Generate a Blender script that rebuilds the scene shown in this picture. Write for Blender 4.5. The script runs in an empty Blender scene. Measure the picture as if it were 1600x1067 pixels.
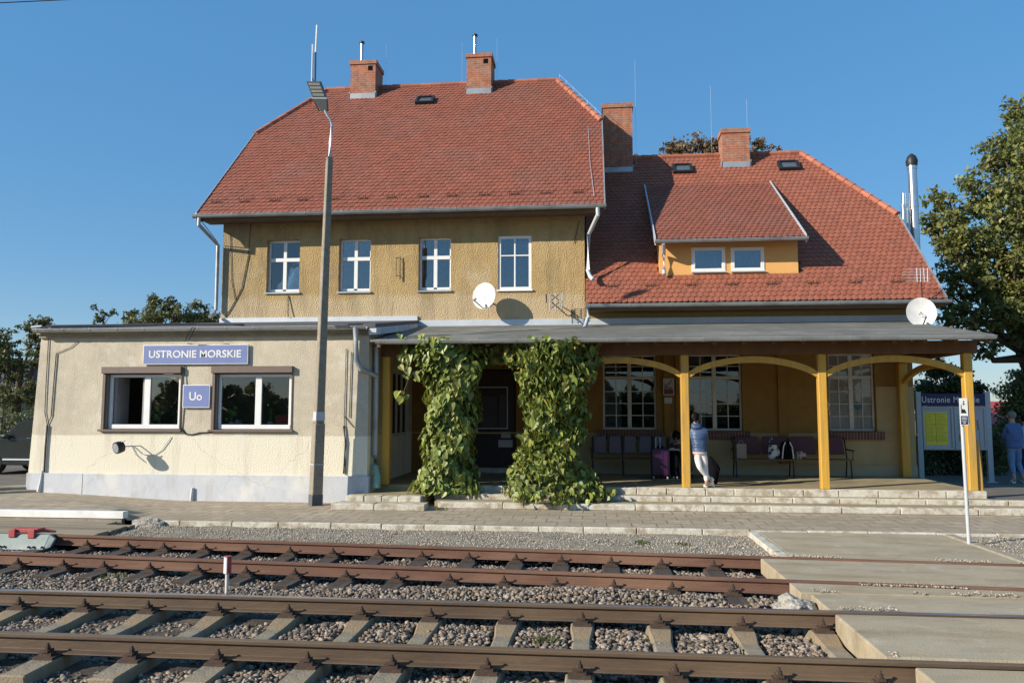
import bpy, bmesh, math, random
import numpy as np
from mathutils import Vector, Matrix, noise as mnoise
R = math.radians
random.seed(7); rng = np.random.default_rng(7)
S = bpy.context.scene; C = S.collection
PI = math.pi

# ---------------------------------------------------------------- camera, sky, sun, exposure
EYE = 1.93; FPX = 1224.5; YAW = R(5.925); PITCH = R(5.025); ROLL = R(.04)
def _cam():
    fw = Vector((-math.sin(YAW)*math.cos(PITCH), math.cos(YAW)*math.cos(PITCH), math.sin(PITCH)))
    rt = Vector((math.cos(YAW), math.sin(YAW), 0)); up = rt.cross(fw)
    r2 = rt*math.cos(ROLL)+up*math.sin(ROLL); u2 = up*math.cos(ROLL)-rt*math.sin(ROLL)
    return r2, u2, fw
RT, UP, FW = _cam()
cd = bpy.data.cameras.new('camera'); cam = bpy.data.objects.new('camera', cd); C.objects.link(cam)
cd.sensor_width = 36; cd.lens = FPX/1600*36; cd.clip_start = .05; cd.clip_end = 2000
cam.matrix_world = Matrix(((RT.x, UP.x, -FW.x, 0), (RT.y, UP.y, -FW.y, 0), (RT.z, UP.z, -FW.z, EYE), (0, 0, 0, 1)))
S.camera = cam
def at(px, py, Y):                      # photo point -> the spot where its sight line meets the wall plane at depth Y
    d = RT*((px-800)/FPX)-UP*((py-533.5)/FPX)+FW
    t = Y/d.y; return (d.x*t, Y, EYE+d.z*t)
def ax(px, Y, py=600): return at(px, py, Y)[0]
def az(py, Y, px=900): return at(px, py, Y)[2]

SUN_AZ, SUN_EL = 32.5, 24.5             # light travels towards +X turned SUN_AZ towards +Y
w = bpy.data.worlds.new('World'); S.world = w; w.use_nodes = True
nt = w.node_tree; bg = nt.nodes['Background']
sky = nt.nodes.new('ShaderNodeTexSky'); sky.sky_type = 'NISHITA'; sky.sun_disc = False
sky.sun_elevation = R(SUN_EL); sky.sun_rotation = R(270-SUN_AZ)
sky.altitude = 0; sky.air_density = 1.0; sky.dust_density = .2; sky.ozone_density = 2.5
gm_ = nt.nodes.new('ShaderNodeGamma'); gm_.inputs[1].default_value = .62
hsv = nt.nodes.new('ShaderNodeHueSaturation'); hsv.inputs['Saturation'].default_value = 1.75; hsv.inputs['Hue'].default_value = .503; hsv.inputs['Value'].default_value = 1.5
nt.links.new(sky.outputs[0], gm_.inputs[0]); nt.links.new(gm_.outputs[0], hsv.inputs['Color']); azure = nt.nodes.new('ShaderNodeMix'); azure.data_type = 'RGBA'; azure.inputs['Factor'].default_value = .45; azure.inputs['B'].default_value = (.86, 2.12, 4.0, 1)   # clear autumn sky, less yellow low down
nt.links.new(hsv.outputs[0], azure.inputs['A']); nt.links.new(azure.outputs['Result'], bg.inputs[0]); bg.inputs[1].default_value = .13
sl = bpy.data.lights.new('sun', 'SUN'); sl.energy = 5.0; sl.angle = R(.5); sl.color = (1, .91, .77)
so = bpy.data.objects.new('sun', sl); C.objects.link(so); so.location = (-20, -12, 20)
dirv = Vector((math.cos(R(SUN_AZ))*math.cos(R(SUN_EL)), math.sin(R(SUN_AZ))*math.cos(R(SUN_EL)), -math.sin(R(SUN_EL))))
so.rotation_euler = dirv.to_track_quat('-Z', 'Y').to_euler()
S.view_settings.view_transform = 'Standard'; S.view_settings.look = 'None'
S.view_settings.exposure = .40; S.view_settings.gamma = 1; S.view_settings.use_curve_mapping = False

# ---------------------------------------------------------------- materials
def L(nt, a, b): nt.links.new(a, b)
def mat(name, c1, c2=None, scale=4, rough=.85, metal=0, bump=0, bscale=60, island=0, c3=None, s3=1.2, t3=(.5, .65), spec=.5, stretch=None, bdetail=4, tint=None, dist=.01):
    """procedural surface: c1..c2 fine mottling, c3 large patches, per-island value jitter, noise bump"""
    m = bpy.data.materials.new(name); m.use_nodes = True; n = m.node_tree; N = n.nodes
    p = N['Principled BSDF']; p.inputs['Roughness'].default_value = rough; p.inputs['Metallic'].default_value = metal
    p.inputs['Specular IOR Level'].default_value = spec
    tc = N.new('ShaderNodeTexCoord'); vec = tc.outputs['Object']
    if stretch:
        mp = N.new('ShaderNodeMapping'); mp.inputs['Scale'].default_value = stretch; L(n, vec, mp.inputs[0]); vec = mp.outputs[0]
    c2 = c2 or tuple(x*.8 for x in c1)
    nz = N.new('ShaderNodeTexNoise'); nz.inputs['Scale'].default_value = scale; nz.inputs['Detail'].default_value = 6; nz.inputs['Roughness'].default_value = .65
    L(n, vec, nz.inputs['Vector'])
    cr = N.new('ShaderNodeValToRGB'); cr.color_ramp.elements[0].position = .35; cr.color_ramp.elements[1].position = .65
    cr.color_ramp.elements[0].color = (*c1, 1); cr.color_ramp.elements[1].color = (*c2, 1)
    L(n, nz.outputs['Fac'], cr.inputs[0]); col = cr.outputs[0]
    if c3:
        n3 = N.new('ShaderNodeTexNoise'); n3.inputs['Scale'].default_value = s3; n3.inputs['Detail'].default_value = 7; n3.inputs['Roughness'].default_value = .6
        L(n, vec, n3.inputs['Vector'])
        r3 = N.new('ShaderNodeMapRange'); r3.inputs[1].default_value = t3[0]; r3.inputs[2].default_value = t3[1]; L(n, n3.outputs['Fac'], r3.inputs[0])
        mx = N.new('ShaderNodeMix'); mx.data_type = 'RGBA'; L(n, r3.outputs[0], mx.inputs['Factor']); L(n, col, mx.inputs['A']); mx.inputs['B'].default_value = (*c3, 1)
        col = mx.outputs['Result']
    if island:
        g = N.new('ShaderNodeNewGeometry'); hs = N.new('ShaderNodeHueSaturation')
        mr = N.new('ShaderNodeMapRange'); mr.inputs[3].default_value = 1-island; mr.inputs[4].default_value = 1+island
        L(n, g.outputs['Random Per Island'], mr.inputs[0]); L(n, mr.outputs[0], hs.inputs['Value']); L(n, col, hs.inputs['Color']); col = hs.outputs[0]
        if tint:
            wn = N.new('ShaderNodeTexWhiteNoise'); wn.noise_dimensions = '1D'; L(n, g.outputs['Random Per Island'], wn.inputs['W'])
            mr2 = N.new('ShaderNodeMapRange'); mr2.inputs[1].default_value = tint[1]; mr2.inputs[2].default_value = 1; L(n, wn.outputs['Value'], mr2.inputs[0])
            mx = N.new('ShaderNodeMix'); mx.data_type = 'RGBA'; L(n, mr2.outputs[0], mx.inputs['Factor']); L(n, col, mx.inputs['A']); mx.inputs['B'].default_value = (*tint[0], 1)
            col = mx.outputs['Result']
    L(n, col, p.inputs['Base Color'])
    if bump:
        b = N.new('ShaderNodeTexNoise'); b.inputs['Scale'].default_value = bscale; b.inputs['Detail'].default_value = bdetail; L(n, vec, b.inputs['Vector'])
        bp = N.new('ShaderNodeBump'); bp.inputs['Strength'].default_value = bump; bp.inputs['Distance'].default_value = dist
        L(n, b.outputs['Fac'], bp.inputs['Height']); L(n, bp.outputs[0], p.inputs['Normal'])
    m['col'] = 1
    return m
def basecol_src(m):
    p = m.node_tree.nodes['Principled BSDF']; return p, p.inputs['Base Color'].links[0].from_socket
def mix_by(m, kind, lo, hi, colour, noise=.0, nscale=1.5, axis=2, strength=1.0):
    """adds a painted / worn band: where the axis coordinate (plus ragged noise) passes lo..hi the colour takes over"""
    n = m.node_tree; N = n.nodes; p, src = basecol_src(m)
    tc = N.new('ShaderNodeTexCoord'); sp = N.new('ShaderNodeSeparateXYZ'); L(n, tc.outputs['Object'], sp.inputs[0])
    v = sp.outputs[axis]
    if noise:
        nz = N.new('ShaderNodeTexNoise'); nz.inputs['Scale'].default_value = nscale; nz.inputs['Detail'].default_value = 6; L(n, tc.outputs['Object'], nz.inputs['Vector'])
        ma = N.new('ShaderNodeMath'); ma.operation = 'MULTIPLY_ADD'; L(n, nz.outputs['Fac'], ma.inputs[0]); ma.inputs[1].default_value = noise; L(n, v, ma.inputs[2]); v = ma.outputs[0]
    mr = N.new('ShaderNodeMapRange'); mr.inputs[1].default_value = lo+noise*.5; mr.inputs[2].default_value = hi+noise*.5; mr.inputs[4].default_value = strength; L(n, v, mr.inputs[0])
    mx = N.new('ShaderNodeMix'); mx.data_type = 'RGBA'; L(n, mr.outputs[0], mx.inputs['Factor']); L(n, src, mx.inputs['A']); mx.inputs['B'].default_value = (*colour, 1)
    L(n, mx.outputs['Result'], p.inputs['Base Color']); return m
def streaks(m, colour, lo=.52, hi=.72, amount=.6, sc=(1.6, 1.6, .22), scale=2.0):
    n = m.node_tree; N = n.nodes; p, src = basecol_src(m); tc = N.new('ShaderNodeTexCoord'); mp = N.new('ShaderNodeMapping'); mp.inputs['Scale'].default_value = sc; mp.inputs['Location'].default_value = (3.3, 1.7, .4); L(n, tc.outputs['Object'], mp.inputs[0])
    nz = N.new('ShaderNodeTexNoise'); nz.inputs['Scale'].default_value = scale; nz.inputs['Detail'].default_value = 9; nz.inputs['Roughness'].default_value = .7; L(n, mp.outputs[0], nz.inputs['Vector'])
    mr = N.new('ShaderNodeMapRange'); mr.inputs[1].default_value = lo; mr.inputs[2].default_value = hi; mr.inputs[4].default_value = amount; L(n, nz.outputs['Fac'], mr.inputs[0])
    mx = N.new('ShaderNodeMix'); mx.data_type = 'RGBA'; L(n, mr.outputs[0], mx.inputs['Factor']); L(n, src, mx.inputs['A']); mx.inputs['B'].default_value = (*colour, 1); L(n, mx.outputs['Result'], p.inputs['Base Color']); return m
def cracks(m, colour, scale=.55, width=.012, amount=.7):
    n = m.node_tree; N = n.nodes; p, src = basecol_src(m); tc = N.new('ShaderNodeTexCoord'); nz = N.new('ShaderNodeTexNoise'); nz.inputs['Scale'].default_value = 2.5; nz.inputs['Detail'].default_value = 6; L(n, tc.outputs['Object'], nz.inputs['Vector'])
    ad = N.new('ShaderNodeMix'); ad.data_type = 'RGBA'; ad.inputs['Factor'].default_value = .35; L(n, tc.outputs['Object'], ad.inputs['A']); L(n, nz.outputs['Color'], ad.inputs['B'])
    v = N.new('ShaderNodeTexVoronoi'); v.feature = 'DISTANCE_TO_EDGE'; v.inputs['Scale'].default_value = scale; L(n, ad.outputs['Result'], v.inputs['Vector'])
    mr = N.new('ShaderNodeMapRange'); mr.inputs[1].default_value = 0; mr.inputs[2].default_value = width; mr.inputs[3].default_value = amount; mr.inputs[4].default_value = 0; L(n, v.outputs['Distance'], mr.inputs[0])
    mx = N.new('ShaderNodeMix'); mx.data_type = 'RGBA'; L(n, mr.outputs[0], mx.inputs['Factor']); L(n, src, mx.inputs['A']); mx.inputs['B'].default_value = (*colour, 1); L(n, mx.outputs['Result'], p.inputs['Base Color']); return m
def brickmat(name, c1, c2, mortar, bw, bh, ms=.012, plane='wall', rough=.9, offset=.5, bump=.4, stain=None, rot=0):
    m = bpy.data.materials.new(name); m.use_nodes = True; n = m.node_tree; N = n.nodes; p = N['Principled BSDF']; p.inputs['Roughness'].default_value = rough
    tc = N.new('ShaderNodeTexCoord'); sp = N.new('ShaderNodeSeparateXYZ'); cb = N.new('ShaderNodeCombineXYZ'); L(n, tc.outputs['Object'], sp.inputs[0])
    if plane == 'wall':
        ad = N.new('ShaderNodeMath'); L(n, sp.outputs[0], ad.inputs[0]); L(n, sp.outputs[1], ad.inputs[1]); L(n, ad.outputs[0], cb.inputs[0]); L(n, sp.outputs[2], cb.inputs[1])
    else:
        L(n, sp.outputs[0], cb.inputs[0]); L(n, sp.outputs[1], cb.inputs[1])
    mp = N.new('ShaderNodeMapping'); mp.inputs['Rotation'].default_value = (0, 0, rot); L(n, cb.outputs[0], mp.inputs[0])
    b = N.new('ShaderNodeTexBrick'); b.offset = offset; L(n, mp.outputs[0], b.inputs['Vector'])
    b.inputs['Scale'].default_value = 1; b.inputs['Brick Width'].default_value = bw; b.inputs['Row Height'].default_value = bh; b.inputs['Mortar Size'].default_value = ms; b.inputs['Mortar Smooth'].default_value = .3
    b.inputs['Color1'].default_value = (*c1, 1); b.inputs['Color2'].default_value = (*c2, 1); b.inputs['Mortar'].default_value = (*mortar, 1)
    nz = N.new('ShaderNodeTexNoise'); nz.inputs['Scale'].default_value = 6; nz.inputs['Detail'].default_value = 8; L(n, tc.outputs['Object'], nz.inputs['Vector'])
    hs = N.new('ShaderNodeHueSaturation'); mr = N.new('ShaderNodeMapRange'); mr.inputs[1].default_value = .3; mr.inputs[2].default_value = .7; mr.inputs[3].default_value = .75; mr.inputs[4].default_value = 1.22
    L(n, nz.outputs['Fac'], mr.inputs[0]); L(n, mr.outputs[0], hs.inputs['Value']); L(n, b.outputs['Color'], hs.inputs['Color']); col = hs.outputs[0]
    if stain:
        n3 = N.new('ShaderNodeTexNoise'); n3.inputs['Scale'].default_value = .9; n3.inputs['Detail'].default_value = 8; L(n, tc.outputs['Object'], n3.inputs['Vector'])
        r3 = N.new('ShaderNodeMapRange'); r3.inputs[1].default_value = .45; r3.inputs[2].default_value = .7; L(n, n3.outputs['Fac'], r3.inputs[0])
        mx = N.new('ShaderNodeMix'); mx.data_type = 'RGBA'; L(n, r3.outputs[0], mx.inputs['Factor']); L(n, col, mx.inputs['A']); mx.inputs['B'].default_value = (*stain, 1); col = mx.outputs['Result']
    L(n, col, p.inputs['Base Color'])
    bp = N.new('ShaderNodeBump'); bp.inputs['Strength'].default_value = bump; bp.inputs['Distance'].default_value = .01; L(n, b.outputs['Fac'], bp.inputs['Height']); bp.invert = True
    L(n, bp.outputs[0], p.inputs['Normal']); return m
def glassmat(name, ior=2.2, tint=(.75, .8, .82)):
    m = bpy.data.materials.new(name); m.use_nodes = True; n = m.node_tree; N = n.nodes
    N.remove(N['Principled BSDF']); out = N['Material Output']
    t = N.new('ShaderNodeBsdfTransparent'); t.inputs[0].default_value = (*tint, 1); g = N.new('ShaderNodeBsdfGlossy'); g.inputs['Roughness'].default_value = .015
    f = N.new('ShaderNodeFresnel'); f.inputs[0].default_value = ior; x = N.new('ShaderNodeMixShader')
    tc = N.new('ShaderNodeTexCoord'); nz = N.new('ShaderNodeTexNoise'); nz.inputs['Scale'].default_value = 1.6; L(n, tc.outputs['Object'], nz.inputs['Vector'])
    bp = N.new('ShaderNodeBump'); bp.inputs['Strength'].default_value = .08; bp.inputs['Distance'].default_value = .02; L(n, nz.outputs['Fac'], bp.inputs['Height']); L(n, bp.outputs[0], g.inputs['Normal'])
    L(n, f.outputs[0], x.inputs[0]); L(n, t.outputs[0], x.inputs[1]); L(n, g.outputs[0], x.inputs[2]); L(n, x.outputs[0], out.inputs[0]); return m
def leafmat(name, c1, c2, tint=None, rough=.5, trans=.35, tthr=.85, jit=.45):
    m = mat(name, c1, c2, scale=2.2, rough=rough, island=jit, tint=(tint, tthr) if tint else None)
    n = m.node_tree; N = n.nodes; p, src = basecol_src(m); out = N['Material Output']
    tr = N.new('ShaderNodeBsdfTranslucent'); L(n, src, tr.inputs[0]); x = N.new('ShaderNodeMixShader'); x.inputs[0].default_value = trans
    L(n, p.outputs[0], x.inputs[1]); L(n, tr.outputs[0], x.inputs[2]); L(n, x.outputs[0], out.inputs[0]); return m

M = {}
M['upper'] = mat('ochre_harling', (.465, .315, .135), (.37, .25, .108), scale=9, rough=.95, bump=.8, bscale=34, bdetail=3, dist=.045, stretch=(1, 1, .7), c3=(.50, .36, .17), s3=.8, t3=(.42, .7))
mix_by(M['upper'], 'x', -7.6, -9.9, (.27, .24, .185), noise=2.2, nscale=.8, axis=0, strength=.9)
mix_by(M['upper'], 'z', 5.02, 4.86, (.56, .45, .30), noise=.6, nscale=1.1, axis=2, strength=.6)
streaks(M['upper'], (.20, .155, .09), .47, .72, .7); streaks(M['upper'], (.55, .47, .34), .58, .70, .5, (1, 1, 1), 1.1)
M['annex'] = mat('beige_render', (.54, .48, .37), (.47, .415, .32), scale=5, rough=.95, bump=.6, bscale=34, bdetail=4, dist=.02, c3=(.64, .56, .43), s3=.7, t3=(.45, .65))
mix_by(M['annex'], 'z', 1.40, 1.37, (.76, .71, .57), noise=.05, nscale=2, axis=2, strength=.9)
mix_by(M['annex'], 'x', -11.3, -12.5, (.40, .36, .28), noise=1.2, nscale=.8, axis=0, strength=.6)
streaks(M['annex'], (.33, .29, .22), .53, .78, .55); streaks(M['annex'], (.72, .69, .60), .56, .66, .5, (1, 1, 1), 1.3); cracks(M['annex'], (.36, .32, .25), .35, .003, .4)
M['plinth'] = mat('pale_blue_plinth_paint', (.55, .57, .60), (.50, .52, .55), scale=3, rough=.9, bump=.4, bscale=30, c3=(.66, .65, .62), s3=1.4, t3=(.5, .68))
streaks(M['plinth'], (.36, .33, .27), .52, .72, .6, (1.5, 1.5, .5)); cracks(M['plinth'], (.3, .28, .25), .4, .003, .4)
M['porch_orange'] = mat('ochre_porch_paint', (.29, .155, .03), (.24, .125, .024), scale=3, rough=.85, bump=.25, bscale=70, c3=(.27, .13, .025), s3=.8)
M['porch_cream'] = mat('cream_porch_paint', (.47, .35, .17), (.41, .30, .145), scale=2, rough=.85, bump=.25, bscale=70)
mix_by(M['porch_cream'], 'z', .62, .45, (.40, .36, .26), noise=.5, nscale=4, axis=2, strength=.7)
M['interior'] = mat('room_plaster', (.20, .17, .13), rough=.95)
M['timber_y'] = mat('yellow_painted_timber', (.60, .34, .04), (.54, .29, .035), scale=6, rough=.55, bump=.5, bscale=22, stretch=(1, 1, .12), c3=(.50, .32, .09), s3=3, t3=(.55, .75), dist=.006)
streaks(M['timber_y'], (.30, .20, .09), .47, .70, .8, (6, 6, .5), 2)
M['timber_b'] = mat('brown_timber', (.16, .075, .025), (.11, .05, .02), scale=6, rough=.7, bump=.3, bscale=30, stretch=(1, 1, .2))
M['soffit'] = mat('soffit_boards', (.17, .10, .05), (.13, .08, .04), scale=5, rough=.8)
M['tile'] = mat('terracotta_tiles', (.275, .088, .054), (.24, .078, .05), scale=3, rough=.85, island=.09, c3=(.23, .10, .075), s3=.7, t3=(.45, .75), bump=.2, bscale=90, spec=.35)
streaks(M['tile'], (.16, .075, .052), .45, .75, .6, (1, 1, .35), 1.6)
M['tile2'] = mat('bright_terracotta_tiles', (.33, .108, .062), (.285, .094, .056), scale=3, rough=.8, island=.10, c3=(.29, .105, .068), s3=.6, t3=(.45, .75), bump=.2, bscale=90, spec=.35)
streaks(M['tile2'], (.20, .085, .055), .47, .75, .5, (1, 1, .35), 1.6)
M['ridge'] = mat('ridge_tiles', (.40, .14, .08), (.33, .12, .075), rough=.8, island=.2)
M['brick'] = brickmat('red_brick', (.40, .14, .07), (.33, .11, .06), (.30, .22, .17), .25, .075, .012)
M['brickd'] = brickmat('dark_sill_brick', (.16, .06, .04), (.11, .045, .035), (.22, .17, .13), .075, .4, .012)
M['zinc'] = mat('zinc_sheet', (.42, .44, .45), (.36, .38, .39), scale=2, rough=.45, metal=.45, c3=(.30, .31, .31), s3=2)
M['zincl'] = mat('pale_flashing', (.58, .62, .66), (.50, .54, .58), scale=3, rough=.5, metal=.25)
M['steel'] = mat('stainless_flue', (.70, .70, .70), (.60, .60, .60), rough=.25, metal=.9)
M['dark'] = mat('dark_metal', (.03, .03, .032), rough=.5, metal=.3)
M['black'] = mat('black_fabric', (.006, .006, .008), rough=.9, spec=.08)
M['white'] = mat('white_pvc', (.80, .80, .78), (.74, .74, .73), rough=.4)
M['whiteold'] = mat('old_white_paint', (.62, .60, .54), (.52, .50, .45), scale=8, rough=.6)
M['felt'] = mat('roofing_felt', (.16, .158, .135), (.12, .118, .10), scale=3, rough=.85, bump=.3, bscale=40, c3=(.21, .20, .17), s3=.8)
M['felt_b'] = mat('dark_roofing_felt', (.10, .10, .11), (.07, .07, .08), rough=.7)
M['concrete'] = mat('weathered_concrete', (.36, .31, .22), (.28, .24, .18), scale=6, rough=.95, bump=.6, bscale=45, c3=(.22, .19, .14), s3=1.5, t3=(.5, .75))
M['slab'] = mat('crossing_concrete', (.43, .345, .225), (.36, .29, .19), scale=2.5, rough=.95, bump=.7, bscale=70, c3=(.40, .35, .25), s3=.9, t3=(.45, .7))
streaks(M['slab'], (.24, .185, .115), .46, .70, .8, (.35, 1.6, 1), 2.2); streaks(M['slab'], (.50, .45, .35), .56, .70, .6, (1, 1, 1), 3.5); cracks(M['slab'], (.20, .17, .12), .3, .003, .35)
M['poleconc'] = mat('lamp_post_concrete', (.30, .26, .20), (.22, .19, .15), scale=9, rough=.95, bump=.7, bscale=50)
M['sleeper'] = mat('sleeper_concrete', (.29, .245, .17), (.20, .165, .115), scale=7, rough=.95, bump=.8, bscale=40, c3=(.30, .19, .09), s3=2, t3=(.52, .72))
M['wood'] = mat('tarred_wood_sleeper', (.07, .05, .037), (.045, .034, .026), scale=9, rough=.9, bump=.8, bscale=30, stretch=(1, .2, 1), c3=(.11, .085, .06), s3=3)
M['deck'] = mat('weathered_planks', (.27, .22, .15), (.20, .16, .11), scale=7, rough=.9, bump=.6, bscale=25, stretch=(.15, 1, 1), island=.2)
M['rust'] = mat('rust_siding_rail', (.155, .078, .05), (.115, .058, .04), scale=9, rough=.85, bump=.4, bscale=60, c3=(.20, .11, .07), s3=1.5, stretch=(.25, 1, 1))
M['railb'] = mat('brown_main_rail', (.115, .074, .043), (.078, .050, .031), scale=8, rough=.7, bump=.3, bscale=60, c3=(.15, .10, .06), s3=1.4, stretch=(.25, 1, 1))
M['shine'] = mat('worn_rail_head', (.46, .44, .44), (.36, .33, .33), scale=8, rough=.30, metal=.75, stretch=(.1, 1, 1))
M['shine_b'] = mat('dull_rail_head', (.23, .165, .10), (.17, .12, .072), scale=8, rough=.45, metal=.3, stretch=(.1, 1, 1))
M['fast'] = mat('rusty_fastening', (.085, .05, .032), (.05, .032, .022), scale=20, rough=.85, bump=.3, bscale=80)
M['stone'] = mat('ballast_stone', (.24, .185, .135), (.135, .105, .08), scale=12, rough=.95, island=.6, tint=((.40, .33, .26), .72), bump=.3, bscale=80)
M['bed'] = mat('ballast_dirt', (.075, .06, .046), (.04, .032, .026), scale=30, rough=1, bump=1, bscale=40, c3=(.14, .11, .075), s3=2)
M['gravel'] = mat('fine_gravel', (.38, .33, .25), (.22, .19, .145), scale=55, rough=1, bump=1, bscale=60, c3=(.25, .22, .15), s3=1.3, dist=.03)
M['pebble'] = mat('fine_gravel_stone', (.44, .38, .30), (.34, .29, .23), scale=12, rough=.95, island=.4)
M['paver'] = brickmat('platform_pavers', (.43, .35, .25), (.37, .30, .21), (.17, .14, .10), .42, .42, .012, plane='floor', stain=(.32, .26, .18), bump=.8, rot=.0)
streaks(M['paver'], (.25, .20, .14), .45, .70, .6, (.4, 1, 1), 1.6)
M['asphalt'] = mat('asphalt', (.15, .135, .11), (.11, .10, .085), scale=40, rough=.95, bump=.7, bscale=60, c3=(.19, .17, .13), s3=1)
M['kerbw'] = mat('whitewashed_kerb', (.62, .59, .50), (.48, .44, .36), scale=7, rough=.9, bump=.6, bscale=30, c3=(.34, .28, .20), s3=5.5, t3=(.50, .64))
streaks(M['kerbw'], (.28, .23, .16), .50, .66, .8, (1, 1, 1.5), 2.2)
M['floor'] = mat('porch_floor', (.36, .285, .15), (.30, .235, .125), scale=3, rough=.9, bump=.3, bscale=50, c3=(.22, .18, .11), s3=1)
M['earth'] = mat('earth', (.17, .14, .09), (.12, .10, .065), scale=4, rough=1, bump=.5, bscale=20)
M['whitepaint'] = mat('white_board_paint', (.85, .84, .80), rough=.7)
M['leafv'] = leafmat('vine_leaf', (.25, .30, .065), (.17, .21, .05), tint=(.38, .32, .07), trans=.25, rough=.45)
M['leafd'] = leafmat('dry_leaf', (.15, .10, .05), (.10, .07, .035), trans=.15)
M['leaf1'] = leafmat('tree_leaf', (.20, .215, .06), (.13, .16, .045), tint=(.28, .21, .055), trans=.3, tthr=.78)
M['leaf2'] = leafmat('dark_tree_leaf', (.14, .16, .055), (.10, .12, .042), tint=(.18, .15, .05), trans=.3)
M['leaf3'] = leafmat('autumn_leaf', (.26, .16, .09), (.19, .14, .07), tint=(.16, .17, .06), trans=.3)
M['leaf4'] = leafmat('hedge_leaf', (.16, .15, .03), (.09, .11, .02), tint=(.25, .14, .05), trans=.3, tthr=.7)
M['bark'] = mat('bark', (.13, .10, .07), (.08, .06, .045), scale=12, rough=.95, bump=.8, bscale=20, stretch=(1, 1, .3))
M['signblue'] = mat('faded_blue_sign', (.19, .235, .46), (.17, .21, .42), scale=2, rough=.4)
M['navy'] = mat('navy_sign', (.010, .013, .085), rough=.35)
M['signwhite'] = mat('sign_white', (.82, .82, .80), rough=.4)
M['yellowp'] = mat('yellow_timetable', (.90, .74, .06), (.86, .70, .05), rough=.6)
M['greyp'] = mat('grey_painted_steel', (.48, .50, .52), (.43, .45, .47), rough=.5)
M['paperm'] = mat('paper', (.55, .53, .50), rough=.8)
M['red'] = mat('red_paint', (.46, .07, .07), (.36, .055, .055), scale=10, rough=.7, c3=(.30, .12, .09), s3=8, t3=(.52, .66))
M['galv'] = mat('galvanised_plate', (.22, .27, .25), (.18, .22, .21), scale=5, rough=.65, metal=.1, c3=(.30, .33, .31), s3=2)
M['dish'] = mat('dish_white', (.80, .78, .74), rough=.5)
M['shutter'] = mat('brown_shutter_box', (.17, .125, .10), (.15, .11, .09), rough=.5)
M['orange_d'] = mat('dormer_orange', (.74, .40, .13), (.70, .37, .12), scale=3, rough=.85, bump=.15, bscale=80)
M['maroon'] = mat('maroon_seat', (.13, .035, .04), (.10, .03, .035), rough=.6)
M['greyseat'] = mat('grey_mauve_seat', (.20, .16, .17), (.17, .135, .145), rough=.6)
M['benchw'] = mat('bench_wood', (.20, .12, .06), (.15, .09, .05), rough=.6)
M['curtain'] = mat('net_curtain', (.62, .64, .66), (.50, .52, .55), scale=30, stretch=(1, 1, .02), rough=.9)
M['curtainb'] = mat('pale_blind', (.70, .66, .56), rough=.9)
M['door'] = mat('dark_door', (.045, .025, .02), (.03, .018, .015), rough=.6)
M['glassu'] = glassmat('upper_glass', 2.5, (.88, .9, .92)); M['glassa'] = glassmat('office_glass', 1.85, (.96, .97, .97)); M['glassc'] = glassmat('clear_glass', 1.5, (.97, .97, .97)); M['glassp'] = glassmat('porch_glass', 1.75, (.85, .88, .88))
M['skin'] = mat('skin', (.52, .31, .22), rough=.55); M['hair'] = mat('dark_hair', (.010, .007, .006), rough=.6, spec=.15); M['hairg'] = mat('grey_hair', (.22, .19, .16), rough=.7)
M['jacketb'] = mat('blue_quilted', (.065, .11, .21), (.04, .07, .15), scale=6, rough=.35, bump=1, bscale=7, stretch=(.3, .3, 3), dist=.05)
M['denimj'] = mat('mid_denim', (.10, .17, .34), (.08, .14, .29), scale=30, rough=.9); M['denimt'] = mat('light_denim', (.17, .28, .46), (.14, .23, .39), scale=20, rough=.9)
M['whitec'] = mat('white_cotton', (.78, .75, .72), (.70, .67, .65), rough=.8, bump=.4, bscale=14, dist=.02); M['pinkc'] = mat('pink_shirt', (.62, .45, .40), rough=.8)
M['browncl'] = mat('brown_cloth', (.10, .055, .04), rough=.9); M['purple'] = mat('purple_shell', (.035, .012, .062), (.06, .014, .05), scale=1.5, rough=.3)
M['carp'] = mat('dark_green_car_paint', (.018, .024, .024), rough=.18, spec=.8); M['tyre'] = mat('tyre', (.015, .015, .015), rough=.9)
M['redroof'] = mat('red_metal_roof', (.45, .06, .05), (.36, .05, .05), rough=.6)
M['patina'] = mat('verdigris_pipe', (.20, .36, .30), (.24, .38, .33), rough=.7)
M['lamp'] = mat('lamp_head_grey', (.09, .10, .11), rough=.5); M['led'] = mat('led_panel', (.35, .36, .34), rough=.3)
M['hallp'] = mat('room_dark', (.03, .028, .025), rough=.95)

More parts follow.
